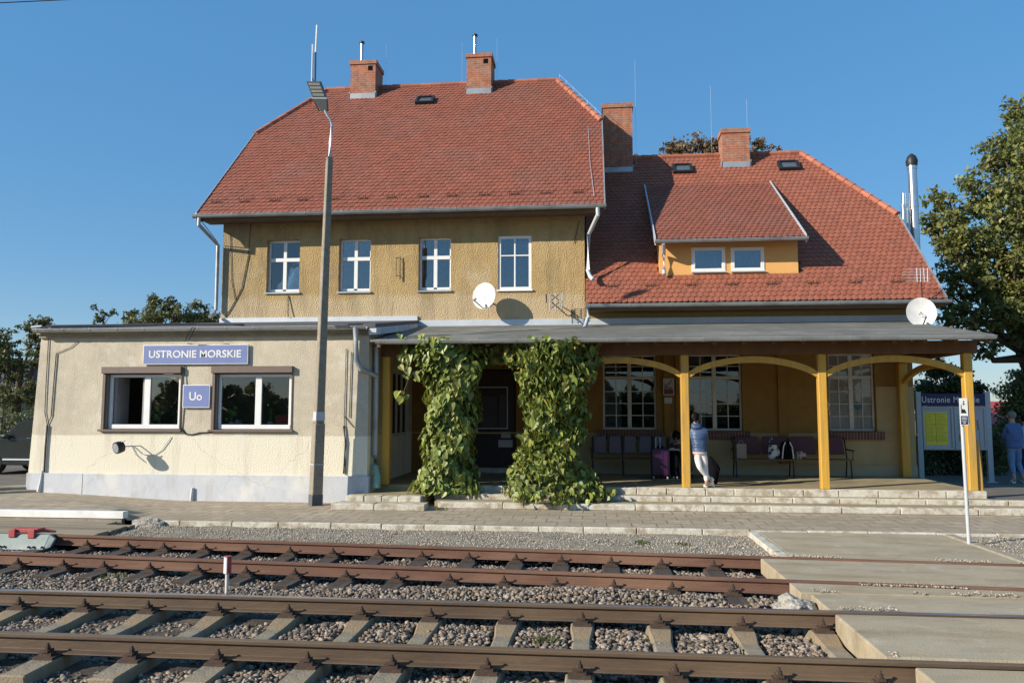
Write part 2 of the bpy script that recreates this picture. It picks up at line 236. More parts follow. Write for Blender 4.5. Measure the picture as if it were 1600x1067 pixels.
# ---------------------------------------------------------------- mesh helpers
def wloc(o):
    v = Vector((0, 0, 0))
    while o: v += Vector(o.location); o = o.parent
    return v
def thing(name, label, cat, loc=(0, 0, 0), rz=0, group=None, kind=None):
    o = bpy.data.objects.new(name, None); C.objects.link(o); o.empty_display_size = .2
    o.location = loc; o.rotation_euler = (0, 0, rz); tag(o, label, cat, group, kind); return o
def tag(o, label=None, cat=None, group=None, kind=None):
    if label: o['label'] = label
    if cat: o['category'] = cat
    if group: o['group'] = group
    if kind: o['kind'] = kind
    return o
def struct(o): o['kind'] = 'structure'; return o
class MB:
    def __init__(s): s.v = []; s.f = []; s.mi = []
    def add(s, vs, fs, mi=0):
        b = len(s.v); s.v += [tuple(v) for v in vs]; s.f += [tuple(b+i for i in f) for f in fs]; s.mi += [mi]*len(fs); return s
    def box(s, x0, x1, y0, y1, z0, z1, mi=0):
        return s.add([(x0, y0, z0), (x1, y0, z0), (x1, y1, z0), (x0, y1, z0), (x0, y0, z1), (x1, y0, z1), (x1, y1, z1), (x0, y1, z1)],
                     [(0, 3, 2, 1), (4, 5, 6, 7), (0, 1, 5, 4), (1, 2, 6, 5), (2, 3, 7, 6), (3, 0, 4, 7)], mi)
    def hexa(s, p, mi=0): return s.add(p, [(0, 3, 2, 1), (4, 5, 6, 7), (0, 1, 5, 4), (1, 2, 6, 5), (2, 3, 7, 6), (3, 0, 4, 7)], mi)
    def quad(s, a, b, c, d, mi=0): return s.add([a, b, c, d], [(0, 1, 2, 3)], mi)
    def prism(s, poly, d, mi=0):            # poly: 3D points, d: extrusion vector
        n = len(poly); d = Vector(d); vs = [Vector(p) for p in poly]+[Vector(p)+d for p in poly]
        return s.add(vs, [tuple(range(n-1, -1, -1)), tuple(range(n, 2*n))]+[(i, (i+1) % n, n+(i+1) % n, n+i) for i in range(n)], mi)
    def tube(s, pts, r, n=8, cap=True, mi=0, flat=1.0, upv=None):
        pts = [Vector(p) for p in pts]; rs = r if isinstance(r, (list, tuple)) else [r]*len(pts); rings = []
        ref = Vector((0, 0, 1)) if upv is None else Vector(upv)
        for i, p in enumerate(pts):
            t = (pts[min(i+1, len(pts)-1)]-pts[max(i-1, 0)]).normalized()
            a = t.cross(ref)
            if a.length < .05: a = t.cross(Vector((0, 1, 0)))
            a.normalize(); b = a.cross(t).normalized()
            rings.append([p+a*math.cos(2*PI*k/n)*rs[i]+b*math.sin(2*PI*k/n)*rs[i]*flat for k in range(n)])
        vs = [v for r_ in rings for v in r_]; fs = []
        for i in range(len(pts)-1):
            for k in range(n): fs.append((i*n+k, i*n+(k+1) % n, (i+1)*n+(k+1) % n, (i+1)*n+k))
        if cap: fs += [tuple(range(n-1, -1, -1)), tuple((len(pts)-1)*n+k for k in range(n))]
        return s.add(vs, fs, mi)
    def rings(s, secs, n=16, mi=0, cap=True):   # secs: (centre, ax_vec, ay_vec)
        vs = []; fs = []
        for c, a, b in secs:
            c, a, b = Vector(c), Vector(a), Vector(b)
            vs += [c+a*math.cos(2*PI*k/n)+b*math.sin(2*PI*k/n) for k in range(n)]
        m_ = len(secs)
        for i in range(m_-1):
            for k in range(n): fs.append((i*n+k, i*n+(k+1) % n, (i+1)*n+(k+1) % n, (i+1)*n+k))
        if cap: fs += [tuple(range(n-1, -1, -1)), tuple((m_-1)*n+k for k in range(n))]
        return s.add(vs, fs, mi)
    def ball(s, c, r, nu=10, nv=7, mi=0):
        rx, ry, rz = r if isinstance(r, (tuple, list)) else (r, r, r)
        return s.rings([((c[0], c[1], c[2]-rz*math.cos(PI*(j+.04)/(nv+.08))), (rx*math.sin(PI*(j+.04)/(nv+.08)), 0, 0), (0, ry*math.sin(PI*(j+.04)/(nv+.08)), 0)) for j in range(nv+1)], nu, mi)
    def build(s, name, m, parent=None, smooth=False, bevel=0, local=False, label=None, seg=1):
        off = Vector((0, 0, 0))
        if parent is not None and not local: off = wloc(parent)
        me = bpy.data.meshes.new(name)
        vs = s.v
        loc = Vector((0, 0, 0))
        if parent is None and vs and not local:      # origin at the foot of the thing
            a = np.array([tuple(v) for v in vs]); loc = Vector(((a[:, 0].min()+a[:, 0].max())/2, (a[:, 1].min()+a[:, 1].max())/2, a[:, 2].min())); off = loc
        me.from_pydata([(v[0]-off.x, v[1]-off.y, v[2]-off.z) for v in vs], [], s.f)
        for q in (m if isinstance(m, (list, tuple)) else [m]): me.materials.append(q)
        if any(s.mi): me.polygons.foreach_set('material_index', s.mi)
        if smooth: me.polygons.foreach_set('use_smooth', [True]*len(me.polygons)); me.set_sharp_from_angle(angle=R(40))
        me.update(); o = bpy.data.objects.new(name, me); C.objects.link(o); o.location = loc
        if parent is not None: o.parent = parent
        if bevel:
            b = o.modifiers.new('edge', 'BEVEL'); b.width = bevel; b.segments = seg; b.limit_method = 'ANGLE'
        if label: o['label'] = label
        return o
def build_split(s, name, m, parent, **k):       # loose pieces become parts of their own
    par = list(range(len(s.v)))
    def find(i):
        while par[i] != i: par[i] = par[par[i]]; i = par[i]
        return i
    for f in s.f:
        a = find(f[0])
        for q in f[1:]: par[find(q)] = a
    groups = {}
    for fi, f in enumerate(s.f): groups.setdefault(find(f[0]), []).append(fi)
    for g in groups.values():
        mp = {}; nb = MB()
        for fi in g:
            for q in s.f[fi]:
                if q not in mp: mp[q] = len(nb.v); nb.v.append(s.v[q])
            nb.f.append(tuple(mp[q] for q in s.f[fi])); nb.mi.append(s.mi[fi])
        o = nb.build(name, m, parent, **k)
    return o
def mesh_np(name, V, F, m, parent=None, smooth=False):
    me = bpy.data.meshes.new(name); k = F.shape[1]
    me.vertices.add(len(V)); me.vertices.foreach_set('co', V.astype(np.float32).ravel())
    me.loops.add(F.size); me.loops.foreach_set('vertex_index', F.astype(np.int32).ravel())
    me.polygons.add(len(F)); me.polygons.foreach_set('loop_start', np.arange(0, F.size, k, dtype=np.int32)); me.polygons.foreach_set('loop_total', np.full(len(F), k, dtype=np.int32))
    if smooth: me.polygons.foreach_set('use_smooth', np.ones(len(F), dtype=bool))
    me.materials.append(m); me.update(calc_edges=True); me.validate()
    o = bpy.data.objects.new(name, me); C.objects.link(o)
    if parent is not None: o.parent = parent
    return o
def copy_tree(o, parent=None):
    c = o.copy(); C.objects.link(c); c.parent = parent
    for ch in list(o.children): copy_tree(ch, c)
    return c
def text_mesh(name, txt, m, x0, x1, zc, y, parent, h=None, bold=0, depth=.004, font=None, spacing=1.0):
    cu = bpy.data.curves.new('lettering', 'FONT'); cu.body = txt; cu.extrude = 0; cu.offset = bold; cu.align_x = 'CENTER'; cu.align_y = 'CENTER'; cu.space_character = spacing; cu.resolution_u = 4
    t = bpy.data.objects.new('lettering', cu); C.objects.link(t); bpy.context.view_layer.update()
    me = bpy.data.meshes.new_from_object(t.evaluated_get(bpy.context.evaluated_depsgraph_get())); bpy.data.objects.remove(t)
    a = np.empty(len(me.vertices)*3); me.vertices.foreach_get('co', a); a = a.reshape(-1, 3)
    sx = (x1-x0)/(a[:, 0].max()-a[:, 0].min()); sz = (h/(a[:, 1].max()-a[:, 1].min())) if h else sx
    off = wloc(parent)
    X = (a[:, 0]-(a[:, 0].max()+a[:, 0].min())/2)*sx+(x0+x1)/2; Z = (a[:, 1]-(a[:, 1].max()+a[:, 1].min())/2)*sz+zc
    b = np.stack([X-off.x, np.full(len(X), y)-off.y, Z-off.z], 1); me.vertices.foreach_set('co', b.ravel()); me.materials.clear(); me.materials.append(m); me.update()
    o = bpy.data.objects.new(name, me); C.objects.link(o); o.parent = parent; return o

# ================================================================ GROUND
def ease(t): t = min(1, max(0, t)); return t*t*(3-2*t)
def ground_sheet():
    b = MB(); xs = [-400, -60, -14, 16, 60, 500]; ys = [-200, -30, 4, 13.3, 30, 120, 900]
    vs = [(x, y, -.42 if y < 20 else -.30) for y in ys for x in xs]; n = len(xs)
    b.add(vs, [(j*n+i, j*n+i+1, (j+1)*n+i+1, (j+1)*n+i) for j in range(len(ys)-1) for i in range(n-1)])
    return struct(b.build('ground', M['earth'], local=True))
ground_sheet()
# platform paving, rising a little at the left end
PEDGE = 13.2
def hplat(x, y):
    wd = .12+4.1*ease((y-PEDGE)/3.0); return .145*ease((-8.25-x)/wd)
b = MB(); xs = [-30, -16, -13]+[-12.6+.2*i for i in range(24)]+[-7.8, -4, 0, 4, 8, 16, 30]; ys = [PEDGE+.07, 13.7, 14.2, 14.8, 15.4, 16.3, 20.2]
b.add([(x, y, hplat(x, y)) for y in ys for x in xs], [(j*len(xs)+i, j*len(xs)+i+1, (j+1)*len(xs)+i+1, (j+1)*len(xs)+i) for j in range(len(ys)-1) for i in range(len(xs)-1)])
struct(b.build('platform', M['paver'], local=True))
b = MB(); b.box(-30, 40, 16.4, 60, -.4, -.006); struct(b.build('platform_base', M['asphalt'], local=True))
# left yard
b = MB(); b.add([(-40, 16, .15), (-12.45, 16, .15), (-12.45, 60, .1), (-40, 60, .1)], [(0, 1, 2, 3)]); struct(b.build('yard', M['asphalt'], local=True))
# right yard behind the steps
b = MB(); b.add([(7.72, 16.36, .20), (40, 16.36, .20), (40, 22, .10), (7.72, 22, .10), (7.72, 60, .10), (40, 60, .1)], [(0, 1, 2, 3), (3, 2, 5, 4)]); struct(b.build('yard', M['asphalt'], local=True))
# gravel strip between siding and platform
def strip(name, x0, x1, yf, yb, z, m, nx=80, ny=10, amp=.03, f=2.0):
    vs = []; fs = []
    for j in range(ny+1):
        for i in range(nx+1):
            x = x0+(x1-x0)*i/nx; a = yf(x); c = yb(x); y = a+(c-a)*j/ny
            vs.append((x, y, z+amp*mnoise.noise((x*f, y*f, 3.1))+amp*.5*mnoise.noise((x*f*4, y*f*4, 9))))
    for j in range(ny):
        for i in range(nx): k = j*(nx+1)+i; fs.append((k, k+1, k+nx+2, k+nx+1))
    bb = MB(); bb.add(vs, fs); return struct(bb.build(name, m, local=True, smooth=True))
r4 = lambda x: 11.08-.068*x
r3 = lambda x: 9.62-.068*x
strip('gravel_path', -7.7, 2.55, lambda x: r4(x)+.25, lambda x: PEDGE+.02, -.075, M['gravel'], 160, 26, .03)
strip('gravel_path', 5.62, 16, lambda x: r4(x)+.2, lambda x: PEDGE+.02, -.04, M['gravel'], 60, 20, .02)
strip('ballast_bed', -30, 30, lambda x: 3.5, lambda x: 12.6, -.27, M['bed'], 200, 60, .04)
# kerb stones along the platform edge
def kerb(name, x0, x1, y0, y1, z0, z1, m, n, label=None, seed=1, jz=.006):
    rr = random.Random(seed); bb = MB(); cuts = [x0+(x1-x0)*i/n+(rr.uniform(-.12, .12) if 0 < i < n else 0) for i in range(n+1)]
    for a, c in zip(cuts, cuts[1:]):
        d = rr.uniform(-jz, jz); e = rr.uniform(-.008, .008); bb.box(a+.006, c-.006, y0+e, y1+e, z0, z1+d)
    return struct(bb.build(name, m, local=True, bevel=.014, seg=2))
kerb('kerb', -8.0, 2.5, PEDGE, PEDGE+.08, -.12, .012, M['kerbw'], 12, seed=3)
kerb('kerb', 2.5, 16, PEDGE, PEDGE+.08, -.12, .008, M['kerbw'], 14, seed=4)
b = MB(); b.box(-16, -8.22, PEDGE-.02, PEDGE+.13, .035, .155); struct(b.build('platform_edge', M['whitepaint'], local=True, bevel=.006))
b = MB(); b.box(-16, -8.26, PEDGE+.0, PEDGE+.10, -.3, .033); struct(b.build('platform_wall', M['concrete'], local=True))
# broken concrete lump where the kerb begins
def lump(name, c, r, m, seed, sub=3, rough=.35):
    bm = bmesh.new(); bmesh.ops.create_icosphere(bm, subdivisions=sub, radius=1)
    for v in bm.verts:
        q = v.co.copy(); k = 1+rough*mnoise.noise(q*1.3+Vector((seed, 0, 0)))+rough*.6*mnoise.noise(q*3.5+Vector((seed, 5, 0)))
        v.co = Vector((q.x*r[0]*k, q.y*r[1]*k, q.z*r[2]*k))
    me = bpy.data.meshes.new(name); bm.to_mesh(me); bm.free(); me.materials.append(m)
    o = bpy.data.objects.new(name, me); C.objects.link(o); o.location = c; return o
M['rubble'] = mat('pale_rubble', (.46, .43, .37), (.25, .22, .17), scale=8, rough=.95, bump=1, bscale=25, dist=.04)
o = lump('concrete_lump', (-7.75, PEDGE-.02, -.05), (.32, .16, .11), M['rubble'], 3); tag(o, 'broken whitish concrete lump where the white platform kerb begins', 'rubble')
o = lump('rubble_heap', (2.08, 8.72, -.12), (.2, .28, .11), M['rubble'], 9, rough=.45); tag(o, 'pale rubble heap beside the crossing slab between the two tracks', 'rubble')
# raised grey kerb on the left
P0, P1 = (-16.5, 13.0), (-11.55, 16.6)
b = MB(); d = Vector((P1[0]-P0[0], P1[1]-P0[1], 0)).normalized(); nrm = Vector((-d.y, d.x, 0))*.55
for (z0, z1, k0, k1) in ((.0, .20, 0, .3), (.0, .27, .3, 1.0)):
    a0 = Vector((*P0, 0))+nrm*k0; a1 = Vector((*P1, 0))+nrm*k0; c1 = Vector((*P1, 0))+nrm*k1; c0 = Vector((*P0, 0))+nrm*k1
    b.hexa([(p.x, p.y, z0) for p in (a0, a1, c1, c0)]+[(p.x, p.y, z1) for p in (a0, a1, c1, c0)])
struct(b.build('raised_kerb', M['concrete'], local=True, bevel=.02))

# ---- steps in front of the porch
kerb('step', -5.12, -3.25, 15.06, 15.36, 0, .12, M['kerbw'], 2, seed=8)
kerb('step', -5.0, -3.45, 15.62, 15.86, .0, .215, M['kerbw'], 4, seed=9)
struct(MB().box(-5.1, -3.3, 15.34, 15.64, 0, .105).build('step_tread', M['floor'], local=True))
struct(MB().box(-5.0, -3.42, 15.86, 16.8, 0, .205).build('step_tread', M['floor'], local=True))
kerb('step', -3.1, 16, 15.55, 15.75, 0, .12, M['kerbw'], 15, seed=5)
kerb('step', -3.3, 16, 16.2, 16.36, .0, .21, M['kerbw'], 24, seed=6)
kerb('step', -3.2, 7.75, 16.62, 16.8, .0, .34, M['kerbw'], 16, seed=7)
struct(MB().box(-3.2, 16, 15.75, 16.2, 0, .112).build('step_tread', M['floor'], local=True))
struct(MB().box(-3.2, 7.72, 16.36, 16.62, 0, .202).build('step_tread', M['floor'], local=True))
struct(MB().box(-4.74, 7.75, 16.8, 20.3, 0, .332).build('porch_floor', M['floor'], local=True))

# ---- crossings
def slab(name, x0, x1, yf, yb, z, t, m, skew=0, n=8, bev=.015):
    bb = MB(); bb.hexa([(x0, yf(x0), z-t), (x1, yf(x1), z-t), (x1, yb(x1), z-t), (x0+skew, yb(x0), z-t), (x0, yf(x0), z), (x1, yf(x1), z), (x1, yb(x1), z), (x0+skew, yb(x0), z)])
    return struct(bb.build(name, m, local=True, bevel=bev, seg=2))
K = lambda c: (lambda x: c)
slab('crossing', 2.62, 5.45, lambda x: r4(x)+.06, K(PEDGE-.01), -.012, .22, M['slab'])
slab('crossing_kerb', 2.45, 2.60, lambda x: r4(x)+.08, K(PEDGE-.02), .0, .22, M['kerbw'])
slab('crossing_kerb', 5.47, 5.62, lambda x: r4(x)+.08, K(PEDGE-.02), .002, .2, M['concrete'])
slab('crossing', 2.20, 9.5, lambda x: r3(x)+.10, lambda x: r4(x)-.06, -.015, .2, M['slab'], -.02)
slab('crossing', 2.20, 9.5, K(8.93), lambda x: r3(x)-.06, -.02, .2, M['slab'], 0)
slab('crossing', 2.30, 9.5, K(8.16), K(8.89), -.028, .2, M['slab'], .0)
slab('crossing', 2.28, 9.5, K(6.66), K(7.98), -.006, .23, M['slab'], 0)
slab('crossing', 2.42, 9.5, K(3.5), K(6.46), -.016, .2, M['slab'], 0)
# left crossing of planks over the siding
b = MB()
for i in range(9):
    y0 = 11.66+.17*i
    b.box(-14, -7.78-.02*(i % 3)-(.5 if i > 6 else 0), y0, y0+.155, -.12, -.012+.004*(i % 2))
struct(b.build('plank_crossing', M['deck'], local=True, bevel=.006))

# ================================================================ TRACK
def rail(name, yline, x0, x1, ms, label, group):
    prof = [(-.036, 0), (.036, 0), (.036, -.032), (.009, -.045), (.009, -.128), (.070, -.142), (.070, -.153), (-.070, -.153), (-.070, -.142), (-.009, -.128), (-.009, -.045), (-.036, -.032)]
    n = len(prof); b = MB(); vs = []
    for x in (x0, x1): vs += [(x, yline(x)+p[0], p[1]) for p in prof]
    b.add(vs, [(i, (i+1) % n, n+(i+1) % n, n+i) for i in range(n)]+[tuple(range(n-1, -1, -1)), tuple(range(n, 2*n))])
    b.mi = [1 if i == 0 else 0 for i in range(n)]+[0, 0]
    o = b.build(name, ms, bevel=.005, seg=2); return tag(o, label, 'rail', group)
rail('rail', K(6.55), -20, 14, [M['railb'], M['shine_b']], 'nearest brown rail with a dull tan head', 'rails of the near track')
rail('rail', K(8.07), -20, 14, [M['railb'], M['shine']], 'second rail from the front with a worn blue grey head', 'rails of the near track')
rail('rail', r3, -20, 14, [M['rust'], M['rust']], 'third rail from the front, orange rust all over', 'rails of the rusty siding')
rail('rail', r4, -20, 14, [M['rust'], M['rust']], 'farthest rusty rail beside the gravel strip', 'rails of the rusty siding')
def fastening(b, x, y, s, z=-.152):
    b.box(x-.09, x+.09, y-.17, y+.17, z-.018, z+.002)
    for q in (-1, 1):
        yy = y+q*.105
        b.box(x-.055, x+.055, yy-.035, yy+.035, z, z+.035); b.box(x-.03, x+.03, yy-.045, yy+.045, z+.035, z+.052)
        b.tube([(x, yy, z+.05), (x, yy, z+.105)], .014, 6); b.tube([(x, yy, z+.052), (x, yy, z+.078)], .025, 6)
def sleeper(x, ys, kind, z=-.172):
    t = thing('sleeper', 'x', 'sleeper', (x, sum(ys)/2, z-.2)); h = .135
    b = MB(); y0, y1 = min(ys), max(ys); yc = (y0+y1)/2
    if kind == 'c':          # prestressed: broad deep ends under the rails, narrow low middle
        secs = [(-1.28, .11, .14, -.01), (-.95, .11, .14, 0), (-.55, .11, .14, 0), (-.30, .085, .12, -.035), (.30, .085, .12, -.035), (.55, .11, .14, 0), (.95, .11, .14, 0), (1.28, .11, .14, -.01)]
    else: secs = [(-1.25, .12, .125, 0), (0, .12, .125, -.004), (1.25, .12, .125, 0)]
    vs = []
    for (dy, wt, wb, dz) in secs: vs += [(-wt, dy, .2+dz), (wt, dy, .2+dz), (wb, dy, 0), (-wb, dy, 0)]
    fs = [(0, 1, 2, 3), tuple(4*(len(secs)-1)+i for i in (3, 2, 1, 0))]
    for i in range(len(secs)-1):
        for k in range(4): fs.append((4*i+k, 4*i+4+k, 4*i+4+(k+1) % 4, 4*i+(k+1) % 4))
    b.add(vs, fs); b.build('beam', M['sleeper'] if kind == 'c' else M['wood'], t, local=True, bevel=.012)
    for yy in ys:
        f = MB(); fastening(f, 0, 0, 1, 0); fo = f.build('rail_fastening', M['fast'], t, local=True); fo.location = (0, yy-yc, .2+.02)
    return t
ORD = ['first', 'second', 'third', 'fourth', 'fifth', 'sixth', 'seventh', 'eighth', 'ninth', 'tenth', 'eleventh', 'twelfth', 'thirteenth', 'fourteenth', 'fifteenth', 'sixteenth', 'seventeenth', 'eighteenth']
mx_ = [-6.84, -6.10, -5.36, -4.65, -3.89, -3.13, -2.36, -1.65, -.87, -.13, .62, 1.41, 2.16]
first = sleeper(mx_[0], (6.55, 8.07), 'c')
for i, x in enumerate(mx_):
    o = first if i == 0 else copy_tree(first); o.location.x = x
    tag(o, '%s concrete sleeper from the left under the near track' % ORD[i], 'sleeper', 'concrete sleepers of the near track')
sx_ = [-8.42, -7.74, -7.05, -6.45, -5.78, -5.10, -4.43, -3.77, -3.09, -2.44, -1.76, -1.09, -.46, .22, .89, 1.57]
fw_ = sleeper(0, (9.62, 11.08), 'w')
for i, x in enumerate(sx_):
    o = fw_ if i == 0 else copy_tree(fw_); o.location = (x, 10.35-.068*x, -.372)
    tag(o, '%s dark timber sleeper from the left under the rusty siding' % ORD[i], 'sleeper', 'timber sleepers of the rusty siding')

# ---- ballast stones
ico = bmesh.new(); bmesh.ops.create_icosphere(ico, subdivisions=1, radius=1); IV = np.array([v.co[:] for v in ico.verts]); IF = np.array([[v.index for v in f.verts] for f in ico.faces]); ico.free()
def rotmats(n, rg):
    q = rg.normal(size=(n, 4)); q /= np.linalg.norm(q, axis=1)[:, None]; w_, x, y, z = q.T
    return np.stack([1-2*(y*y+z*z), 2*(x*y-z*w_), 2*(x*z+y*w_), 2*(x*y+z*w_), 1-2*(x*x+z*z), 2*(y*z-x*w_), 2*(x*z-y*w_), 2*(y*z+x*w_), 1-2*(x*x+y*y)], 1).reshape(n, 3, 3)
def stones(name, P, r, m, label, cat, flat=.7):
    n = len(P); rg = np.random.default_rng(len(P)); sc = r[:, None]*rg.uniform(.65, 1.25, (n, 3))
    v = np.repeat(IV[None]*1.15, n, 0)
    for _k in range(6):
        d = rg.normal(size=(n, 3)); d /= np.linalg.norm(d, axis=1)[:, None]; e = np.maximum(np.einsum('nij,nj->ni', v, d)-rg.uniform(.35, .75, (n, 1)), 0); v = v-e[:, :, None]*d[:, None, :]
    v = v*(1+rg.uniform(-.08, .08, (n, 12, 1))); v = v*sc[:, None, :]; v = np.einsum('nij,nkj->nki', rotmats(n, rg), v); v[:, :, 2] *= flat
    v += P[:, None, :]; F = (IF[None]+12*np.arange(n)[:, None, None]).reshape(-1, 3)
    return tag(mesh_np(name, v.reshape(-1, 3), F, m), label, cat, kind='stuff')
def ballast():
    n = 200000; x = rng.uniform(-11, 3.5, n); y = rng.uniform(4.6, 12.2, n); kk = x > -.80*y-1.2; x, y = x[kk], y[kk]; n = len(x)
    keep = np.ones(n, bool)
    hump = np.array([mnoise.noise((a*.9, b_*.9, 4.4)) for a, b_ in zip(x, y)])
    z = -.225+.035*hump+rng.uniform(-.03, .025, n)
    heap = np.exp(-((x+.6)/2.0)**2-((y-9.0)/.42)**2)*.13; z += heap
    for sx in mx_: keep &= ~((abs(x-sx) < .135) & (y > 6.0) & (y < 8.65)) | (rng.uniform(size=n) < .02)
    for sx in sx_:
        yc = 10.35-.068*sx; keep &= ~((abs(x-sx) < .12) & (abs(y-yc) < 1.3)) | (heap > .06)
    z[(y > 6.1) & (y < 8.6)] -= .01
    z[(y < 6.1)] -= .02; lowl = (y < 8.7)*np.clip((-2.6-x)/1.5, 0, 1)*.045; z -= lowl; keep &= ~((lowl > .03) & (rng.uniform(size=n) < .12))
    for yy in (6.55, 8.07): z[abs(y-yy) < .13] -= .045
    for f in (r3, r4): z[abs(y-f(x)) < .13] -= .06
    keep &= ~((x > 2.05) & (y > 4) & (y < 12.3)); keep &= ~((x < -7.8) & (y > r4(x)+.1))
    far = y > r4(x)+.15; keep &= ~(far & (y > r4(x)+.45+.15*hump)); z[far] += .09
    P = np.stack([x, y, z], 1)[keep]; r = rng.uniform(.016, .036, len(P)); r[rng.uniform(size=len(P)) < .04] *= 1.4
    return stones('ballast', P, r, M['stone'], 'grey brown crushed stone ballast between the rails', 'gravel')
ballast()
def pebbles():
    n = 20000; x = rng.uniform(-7.7, 9.5, n); y = rng.uniform(11, 13.15, n)
    k = (y > r4(x)+.3) & ~((x > 2.42) & (x < 5.62)); x, y = x[k], y[k]
    z = np.where(x < 3, -.072, -.038)+rng.uniform(-.006, .012, len(x)); P = np.stack([x, y, z], 1); m_ = 2600; gx_ = rng.uniform(2.35, 6.5, m_); ln = rng.integers(0, 5, m_); yy = np.choose(ln, [np.full(m_, 8.17), np.full(m_, 8.92), r3(gx_)-.10, r4(gx_)+.10, np.full(m_, 6.67)])+abs(rng.normal(size=m_))*.07
    P2 = np.stack([gx_, yy, np.full(m_, -.004)], 1); q_ = np.sin(gx_*3+ln*2)+.6*np.sin(gx_*7.7+ln) > .1; P2 = P2[q_]
    x = np.concatenate([x, P2[:, 0]]); y = np.concatenate([y, P2[:, 1]]); z = np.concatenate([z, P2[:, 2]])
    return stones('gravel', np.stack([x, y, z], 1), rng.uniform(.007, .017, len(x)), M['pebble'], 'fine grey gravel along the platform edge', 'gravel')
pebbles()

# ================================================================ STATION BUILDING
W = 20.3
ST = thing('station_building', 'two-storey ochre station house with red tiled roofs and a lower right wing', 'building', (-1.2, W, 0))
def wall_grid(name, x0, x1, z0, z1, y, holes, m, parent, depth=.25, cuts_x=(), cuts_z=(), mfun=None, batter=0, back=None):
    xs = sorted(set([x0, x1]+[h[0] for h in holes]+[h[1] for h in holes]+list(cuts_x))); zs = sorted(set([z0, z1]+[h[2] for h in holes]+[h[3] for h in holes]+list(cuts_z)))
    b = MB()
    for i in range(len(xs)-1):
        for j in range(len(zs)-1):
            cx, cz = (xs[i]+xs[i+1])/2, (zs[j]+zs[j+1])/2
            if any(h[0] < cx < h[1] and h[2] < cz < h[3] for h in holes): continue
            b.quad((xs[i], y, zs[j]), (xs[i+1], y, zs[j]), (xs[i+1], y, zs[j+1]), (xs[i], y, zs[j+1]), mfun(cx, cz) if mfun else 0)
    for (a, c, e, f) in holes:
        k = mfun((a+c)/2, (e+f)/2) if mfun else 0
        b.quad((a, y, e), (a, y+depth, e), (a, y+depth, f), (a, y, f), k); b.quad((c, y, e), (c, y, f), (c, y+depth, f), (c, y+depth, e), k)
        b.quad((a, y, f), (a, y+depth, f), (c, y+depth, f), (c, y, f), k); b.quad((a, y, e), (c, y, e), (c, y+depth, e), (a, y+depth, e), k)
    if batter: b.v = [(v[0]-(batter*(1-(v[2]-z0)/(z1-z0)) if abs(v[0]-x0) < 1e-6 else 0), v[1], v[2]) for v in b.v]
    return b.build(name, m, parent)
upw = [(-8.83, -7.90, 5.08, 6.56), (-6.81, -5.93, 5.07, 6.55), (-4.62, -3.74, 5.07, 6.54), (-2.48, -1.59, 5.06, 6.53)]
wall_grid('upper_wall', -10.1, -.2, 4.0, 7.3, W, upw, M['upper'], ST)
# side and rear walls of the two-storey block
b = MB(); b.box(-10.09, -9.9, W+.002, 30.5, 0, 7.2); b.box(-.4, -.21, W+.002, 30.5, 0, 7.2); b.box(-10.09, -.21, 30.3, 30.5, 0, 7.2); b.box(-9.9, -.4, W+.3, 30.3, 3.9, 4.0)
b.prism([(-10.09, W+.3, 7.2), (-10.09, 30.2, 7.2), (-10.09, 25.4, 12.2)], (.18, 0, 0)); b.prism([(-.39, W+.3, 7.2), (-.39, 30.2, 7.2), (-.39, 25.4, 12.2)], (.18, 0, 0)); build_split(b, 'side_wall', M['upper'], ST)
b = MB(); b.box(-9.9, -.4, W+2.2, W+2.4, 4.0, 7.2); b.box(-9.9, -.4, W+.2, W+2.4, 7.2, 7.25); build_split(b, 'inner_wall', M['hallp'], ST)
# low walls: porch wall with windows and door
plw = [(.24, 1.60, 1.45, 3.36), (2.38, 3.73, 1.43, 3.36), (5.84, 6.95, 1.43, 3.36), (-3.35, -2.0, .33, 3.0)]
def pm(x, z):
    if x > 6.96: return 1 if z < 2.52 else 0
    return 1 if z < 1.34 and x > -1 else 0
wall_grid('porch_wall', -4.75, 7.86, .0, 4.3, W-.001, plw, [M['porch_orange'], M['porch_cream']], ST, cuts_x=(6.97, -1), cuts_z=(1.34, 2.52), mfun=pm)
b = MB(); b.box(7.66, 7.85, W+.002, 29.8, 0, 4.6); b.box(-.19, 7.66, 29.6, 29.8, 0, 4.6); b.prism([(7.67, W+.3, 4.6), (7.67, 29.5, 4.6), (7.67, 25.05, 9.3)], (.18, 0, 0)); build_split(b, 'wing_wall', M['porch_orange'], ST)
b = MB(); b.box(-.21, 7.86, W-.002, W+.2, 4.3, 4.75); b.build('eaves_wall', mat('olive_ochre_wall', (.34, .24, .09), (.28, .20, .08), rough=.9, bump=.4, bscale=40), ST)
b = MB(); b.box(-4.6, 7.6, W+2.0, W+2.15, .3, 4.3); b.box(-4.6, 7.6, W+.2, W+2.0, .2, .3); build_split(b, 'inner_wall', M['hallp'], ST)
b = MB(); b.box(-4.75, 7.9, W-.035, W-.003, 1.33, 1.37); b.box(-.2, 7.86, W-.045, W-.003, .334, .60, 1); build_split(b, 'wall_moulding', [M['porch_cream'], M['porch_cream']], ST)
b = MB()
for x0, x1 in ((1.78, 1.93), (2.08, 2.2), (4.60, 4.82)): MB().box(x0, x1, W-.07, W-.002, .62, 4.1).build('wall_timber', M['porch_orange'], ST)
# rendered brick sills of the porch windows
for (a, c, e, f) in plw[:3]:
    MB().box(a-.12, c+.14, W-.14, W-.004, e-.21, e-.02).build('brick_sill', M['brickd'], ST, bevel=.006)

